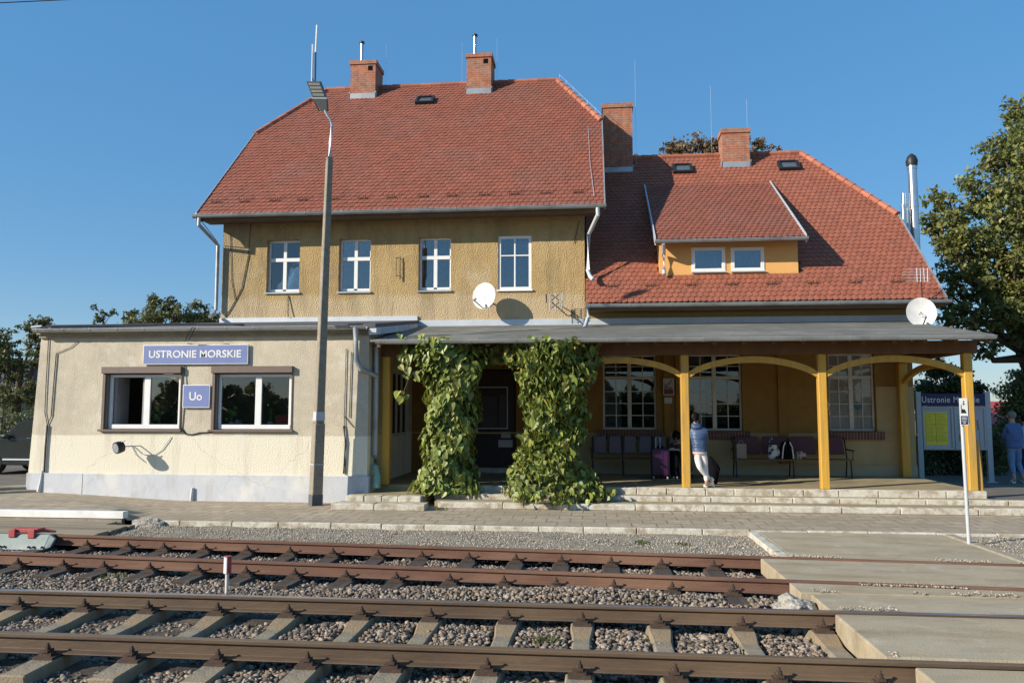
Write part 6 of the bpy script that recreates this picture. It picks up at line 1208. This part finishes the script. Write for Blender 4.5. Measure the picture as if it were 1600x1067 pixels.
for side in (0, 1):
    for i in range(20):
        zz = y0[2]-.1-i*.034
        if zz < y1[2]+.08: break
        xa = y0[0]+.05 if side == 0 else xm+.03; b.box(xa, xa+rr.uniform(.12, .26), IY-.031, IY-.0285, zz, zz+.007)
build_split(b, 'printed_lines', mat('olive_print', (.32, .30, .04), rough=.8), yp)
p0, p1 = at(1491, 644, IY), at(1512, 697, IY); pp_ = MB().box(p0[0], p1[0], IY-.028, IY-.021, p1[2], p0[2]).build('pale_poster', mat('pale_green_poster', (.42, .50, .50), rough=.7), t)
b = MB()
for i in range(7): zz = p0[2]-.1-i*.1; b.box(p0[0]+.04, p1[0]-.06-.03*(i % 3), IY-.032, IY-.029, zz, zz+.015)
build_split(b, 'printed_lines', mat('grey_print', (.30, .33, .34), rough=.8), pp_)
SY = 12.35; gx0 = ax(1514, SY, 848)
t = thing('pictogram_sign', 'slim grey pole with a white waiting area pictogram sign beside the crossing', 'sign', (gx0, SY, -.03))
b = MB(); b.tube([(gx0, SY, -.06), (gx0-.015, SY, 1.98)], .026, 12); b.build('pole', M['greyp'], t, smooth=True)
b = MB(); q0, q1 = at(1498, 622, SY-.04), at(1513, 664, SY-.04); c = [(q0[0], SY-.05, q1[2]), (q1[0], SY-.05, q1[2]), (q1[0], SY-.044, q1[2]), (q0[0], SY-.044, q1[2]), (q0[0], SY-.05, q0[2]), (q1[0], SY-.05, q0[2]), (q1[0], SY-.044, q0[2]), (q0[0], SY-.044, q0[2])]; b.hexa(c)
b.hexa([(q1[0], SY-.05, q1[2]), (q1[0]+.045, SY+.02, q1[2]), (q1[0]+.045, SY+.026, q1[2]), (q1[0], SY-.044, q1[2]), (q1[0], SY-.05, q0[2]), (q1[0]+.045, SY+.02, q0[2]), (q1[0]+.045, SY+.026, q0[2]), (q1[0], SY-.044, q0[2])]); pl = b.build('plate', M['signwhite'], t)
xm, w_ = (q0[0]+q1[0])/2, (q1[0]-q0[0])/2; yy = SY-.053; h = q0[2]-q1[2]; b = MB()
b.box(xm-w_*.8, xm+w_*.85, yy, yy+.002, q1[2]+.01, q1[2]+h*.34); b.build('navy_field', M['navy'], pl)
b = MB(); b.add([(xm-w_*.7, yy, q1[2]+h*.44), (xm+w_*.65, yy, q1[2]+h*.44), (xm+w_*.25, yy, q1[2]+h*.58), (xm-w_*.62, yy, q1[2]+h*.60)], [(0, 1, 2, 3)]); b.add([(xm-w_*.70, yy, q1[2]+h*.60), (xm-w_*.55, yy, q1[2]+h*.60), (xm-w_*.5, yy, q1[2]+h*.74), (xm-w_*.65, yy, q1[2]+h*.76)], [(0, 1, 2, 3)])
n = 10; b.add([(xm+w_*.0+.014*math.cos(2*PI*k/n), yy, q1[2]+h*.78+.014*math.sin(2*PI*k/n)) for k in range(n)], [tuple(range(n))]); b.add([(xm+w_*.0-.012, yy, q1[2]+h*.84), (xm+w_*.0+.012, yy, q1[2]+h*.84), (xm, yy, q1[2]+h*.92)], [(0, 1, 2)]); b.build('pictogram', M['dark'], pl)
b = MB()
for i in range(2):
    for j, (a0, a1) in enumerate(((-.6, .6), (-.6, .6)) if i == 0 else ((-.55, .5), (-.3, .3))): zz = q1[2]+h*(.28-.06*j-.14*i); b.box(xm+w_*a0, xm+w_*a1, yy-.003, yy-.001, zz-.008, zz+.006)
build_split(b, 'small_print', M['greyp'], pl)
b = MB(); b.hexa([(q1[0]+.006, SY-.049, q1[2]+.03), (q1[0]+.035, SY-.004, q1[2]+.03), (q1[0]+.034, SY-.002, q1[2]+.03), (q1[0]+.005, SY-.047, q1[2]+.03), (q1[0]+.006, SY-.049, q0[2]-.04), (q1[0]+.035, SY-.004, q0[2]-.04), (q1[0]+.034, SY-.002, q0[2]-.04), (q1[0]+.005, SY-.047, q0[2]-.04)]); b.build('side_stripe', M['dark'], pl)
# clearance marker between the tracks
mx0, _, _ = at(355, 900, 8.95); t = thing('clearance_marker', 'short white post with red and white head between the two tracks', 'track marker', (mx0, 8.95, -.25))
b = MB(); b.tube([(mx0, 8.95, -.25), (mx0, 8.95, .06)], .022, 10); b.build('post', M['whiteold'], t, smooth=True)
hb = MB().tube([(mx0, 8.95, .04), (mx0, 8.95, .23)], .042, 14).build('head', M['signwhite'], t, smooth=True)
b = MB(); n = 10; vs = []
for z in (.041, .231):
    for k in range(n+1): a = R(-75+120*k/n); vs.append((mx0+.0435*math.cos(a), 8.95+.0435*math.sin(a), z))
b.add(vs, [(k, k+1, n+2+k, n+1+k) for k in range(n)]); b.build('red_band', M['red'], hb); b = MB(); b.tube([(mx0, 8.95, .228), (mx0, 8.95, .236)], .044, 14); b.build('red_cap', M['red'], hb)
# derailer on the siding
dxa_, dxb_ = -9.3, -8.22; yy = r4(-8.7)-.20; t = thing('derailer', 'pale steel track device with a red bracket clamped over the rusty rail', 'derailer', (-8.75, yy, -.2))
b = MB(); b.hexa([(dxa_, yy-.14, -.19), (dxb_-.12, yy-.14, -.19), (dxb_-.12, yy-.09, -.19), (dxa_, yy-.09, -.19), (dxa_, yy-.02, .03), (dxb_-.10, yy-.02, .03), (dxb_-.10, yy+.03, .03), (dxa_, yy+.03, .03)])
b.hexa([(dxb_-.12, yy-.14, -.19), (dxb_-.03, yy-.10, -.15), (dxb_-.03, yy-.06, -.15), (dxb_-.12, yy-.09, -.19), (dxb_-.10, yy-.02, .03), (dxb_, yy-.04, -.03), (dxb_, yy+.0, -.03), (dxb_-.10, yy+.03, .03)]); dp = b.build('plate', M['galv'], t, bevel=.006)
b = MB()
for x in (-9.15, -9.05, -8.98, -8.58, -8.50, -8.36): b.tube([(x, yy-.12, -.14), (x, yy-.15, -.15)], .014, 6)
build_split(b, 'bolts', M['dark'], dp); MB().box(dxa_, dxb_-.14, yy-.30, yy-.2, -.21, -.192).build('base_flange', M['galv'], t)
b = MB(); b.box(-8.98, -8.52, yy-.03, yy+.16, .045, .11); b.box(-8.98, -8.86, yy-.07, yy-.03, -.02, .11); b.box(-8.66, -8.54, yy-.07, yy-.03, -.03, .11); b.hexa([(-8.56, yy+.05, .05), (-8.36, yy+.16, .03), (-8.36, yy+.19, .03), (-8.56, yy+.12, .05), (-8.56, yy+.05, .11), (-8.36, yy+.16, .06), (-8.36, yy+.19, .06), (-8.56, yy+.12, .11)]); b.build('red_bracket', M['red'], t, bevel=.012)

# ================================================================ PARKED CAR
cy = 20.4; cz0 = .15; X0 = ax(-13, cy, 740)
t = thing('parked_car', 'dark green car parked left of the office building', 'car', (X0+1.3, cy+.85, cz0))
def prof_loft(pts, ys, m, name, parent, ins, bevel=.02):   # side profile (x,z) lofted over the car's width with inset near the sides
    b = MB(); n = len(pts); vs = []
    for y, k in zip(ys, ins): vs += [(x+(cxm-x)*k*.25, y, z if z < 1.0 else z-(z-1.0)*k*.12) for x, z in pts]
    fs = [tuple(range(n)), tuple(range((len(ys)-1)*n+n-1, (len(ys)-1)*n-1, -1))]
    for j in range(len(ys)-1):
        for i in range(n): fs.append((j*n+i, (j+1)*n+i, (j+1)*n+(i+1) % n, j*n+(i+1) % n))
    b.add(vs, fs); return b.build(name, m, parent, bevel=bevel, smooth=True)
cxm = X0+1.35; P_ = [(-.85, .28), (-.88, .62), (-.80, .80), (-.55, .92), (.10, 1.00), (.22, 1.02), (2.9, 1.05), (3.35, 1.0), (3.42, .6), (3.38, .28)]
bod = prof_loft([(X0+x, cz0+z-.02) for x, z in P_], [cy, cy+.1, cy+1.6, cy+1.7], M['carp'], 'body', t, [.12, 0, 0, .12], .03)
cab = [(.20, 1.01), (.66, 1.44), (.9, 1.53), (2.4, 1.52), (2.75, 1.42), (3.2, 1.04)]
prof_loft([(X0+x, cz0+z-.02) for x, z in cab], [cy+.03, cy+.28, cy+1.42, cy+1.67], M['carp'], 'roof', t, [.0, .3, .3, .0], .02)
def side_glass(pts, nm):
    b = MB(); n = len(pts); vs = [(X0+x, cy+.02+(z-1.0)*.42, cz0+z-.02) for x, z in pts]; b.prism([(v[0], v[1]-.008, v[2]) for v in vs], (0, .01, 0)); return b.build(nm, mat('car_glass', (.03, .045, .045), rough=.08, spec=1), t)
side_glass([(.40, 1.08), (.74, 1.40), (1.30, 1.45), (1.32, 1.06)], 'front_side_window'); side_glass([(1.40, 1.06), (1.38, 1.44), (2.2, 1.44), (2.3, 1.08)], 'rear_side_window')
MB().box(X0+1.345, X0+1.352, cy-.003, cy+.001, cz0+.35, cz0+1.0).build('door_gap', M['dark'], bod)
b = MB(); b.ball((X0+.40, cy-.08, cz0+1.06), (.12, .08, .075), 12, 8); b.tube([(X0+.45, cy-.03, cz0+1.02), (X0+.45, cy+.04, cz0+.98)], .02, 6); b.build('wing_mirror', M['dark'], t, smooth=True)
MB().box(X0+1.12, X0+1.28, cy-.02, cy-.004, cz0+.86, cz0+.89).build('door_handle', M['dark'], t)
b = MB(); b.box(X0+.3, X0+2.4, cy-.012, cy-.002, cz0+.40, cz0+.44); b.build('sill_trim', M['zincl'], t)
for x in (-.02, 2.62):
    for y in (cy-.01, cy+1.49):
        b = MB(); b.tube([(X0+x, y, cz0+.32), (X0+x, y+.22, cz0+.32)], .32, 24, upv=(1, 0, 0)); wh = b.build('wheel', M['tyre'], t, bevel=.03); b = MB(); b.tube([(X0+x, y-.012, cz0+.32), (X0+x, y-.002, cz0+.32)], .20, 16, upv=(1, 0, 0)); b.build('rim', M['zinc'], wh)
b = MB(); b.box(X0-.9, X0-.84, cy+.1, cy+.45, cz0+.62, cz0+.74); b.build('headlight', M['greyp'], t, bevel=.01)
# overhead line wire crossing the upper left corner
b = MB(); b.tube([at(-200, -12, 13), at(0, 5, 13), at(125, -1, 13), at(400, -40, 13)], .010, 5); tag(b.build('overhead_wire', M['dark']), 'thin overhead wire crossing the upper left corner of the sky', 'wire')
# weeds
wl = mat('weed', (.14, .16, .05), (.10, .12, .04), rough=.8)
for (px, py, z, h, lab) in ((1005, 850, -.07, .06, 'low green weed on the gravel strip beside the far rail'), (1068, 852, -.07, .04, 'tiny olive weed on the gravel near the crossing'), (690, 797, .0, .05, 'small grass tuft at the foot of the left step'), (180, 905, -.22, .07, 'moss green weeds in the ballast between the tracks on the left'), (1395, 800, .01, .05, 'tiny tuft at the foot of the steps on the right'), (855, 932, -.2, .05, 'yellowish weed at the rail left of the crossing'), (850, 1003, -.2, .05, 'small weed between two sleepers of the near track')):
    d = RT*((px-800)/FPX)-UP*((py-533.5)/FPX)+FW; k = (z-EYE)/d.z; c = Vector((d.x*k, d.y*k, z)); b = MB(); r_ = random.Random(px)
    for i in range(26): a = r_.uniform(0, 2*PI); q = r_.uniform(0, .16 if h > .06 else .08); p = c+Vector((q*1.6*math.cos(a), q*math.sin(a), 0)); e = p+Vector((r_.uniform(-.03, .03), r_.uniform(-.03, .03), h*r_.uniform(.5, 1.1))); s_ = Vector((.006, .002, 0)); b.quad(p-s_, p+s_, e+s_*2, e-s_*2)
    tag(b.build('weed', wl), lab, 'weed')
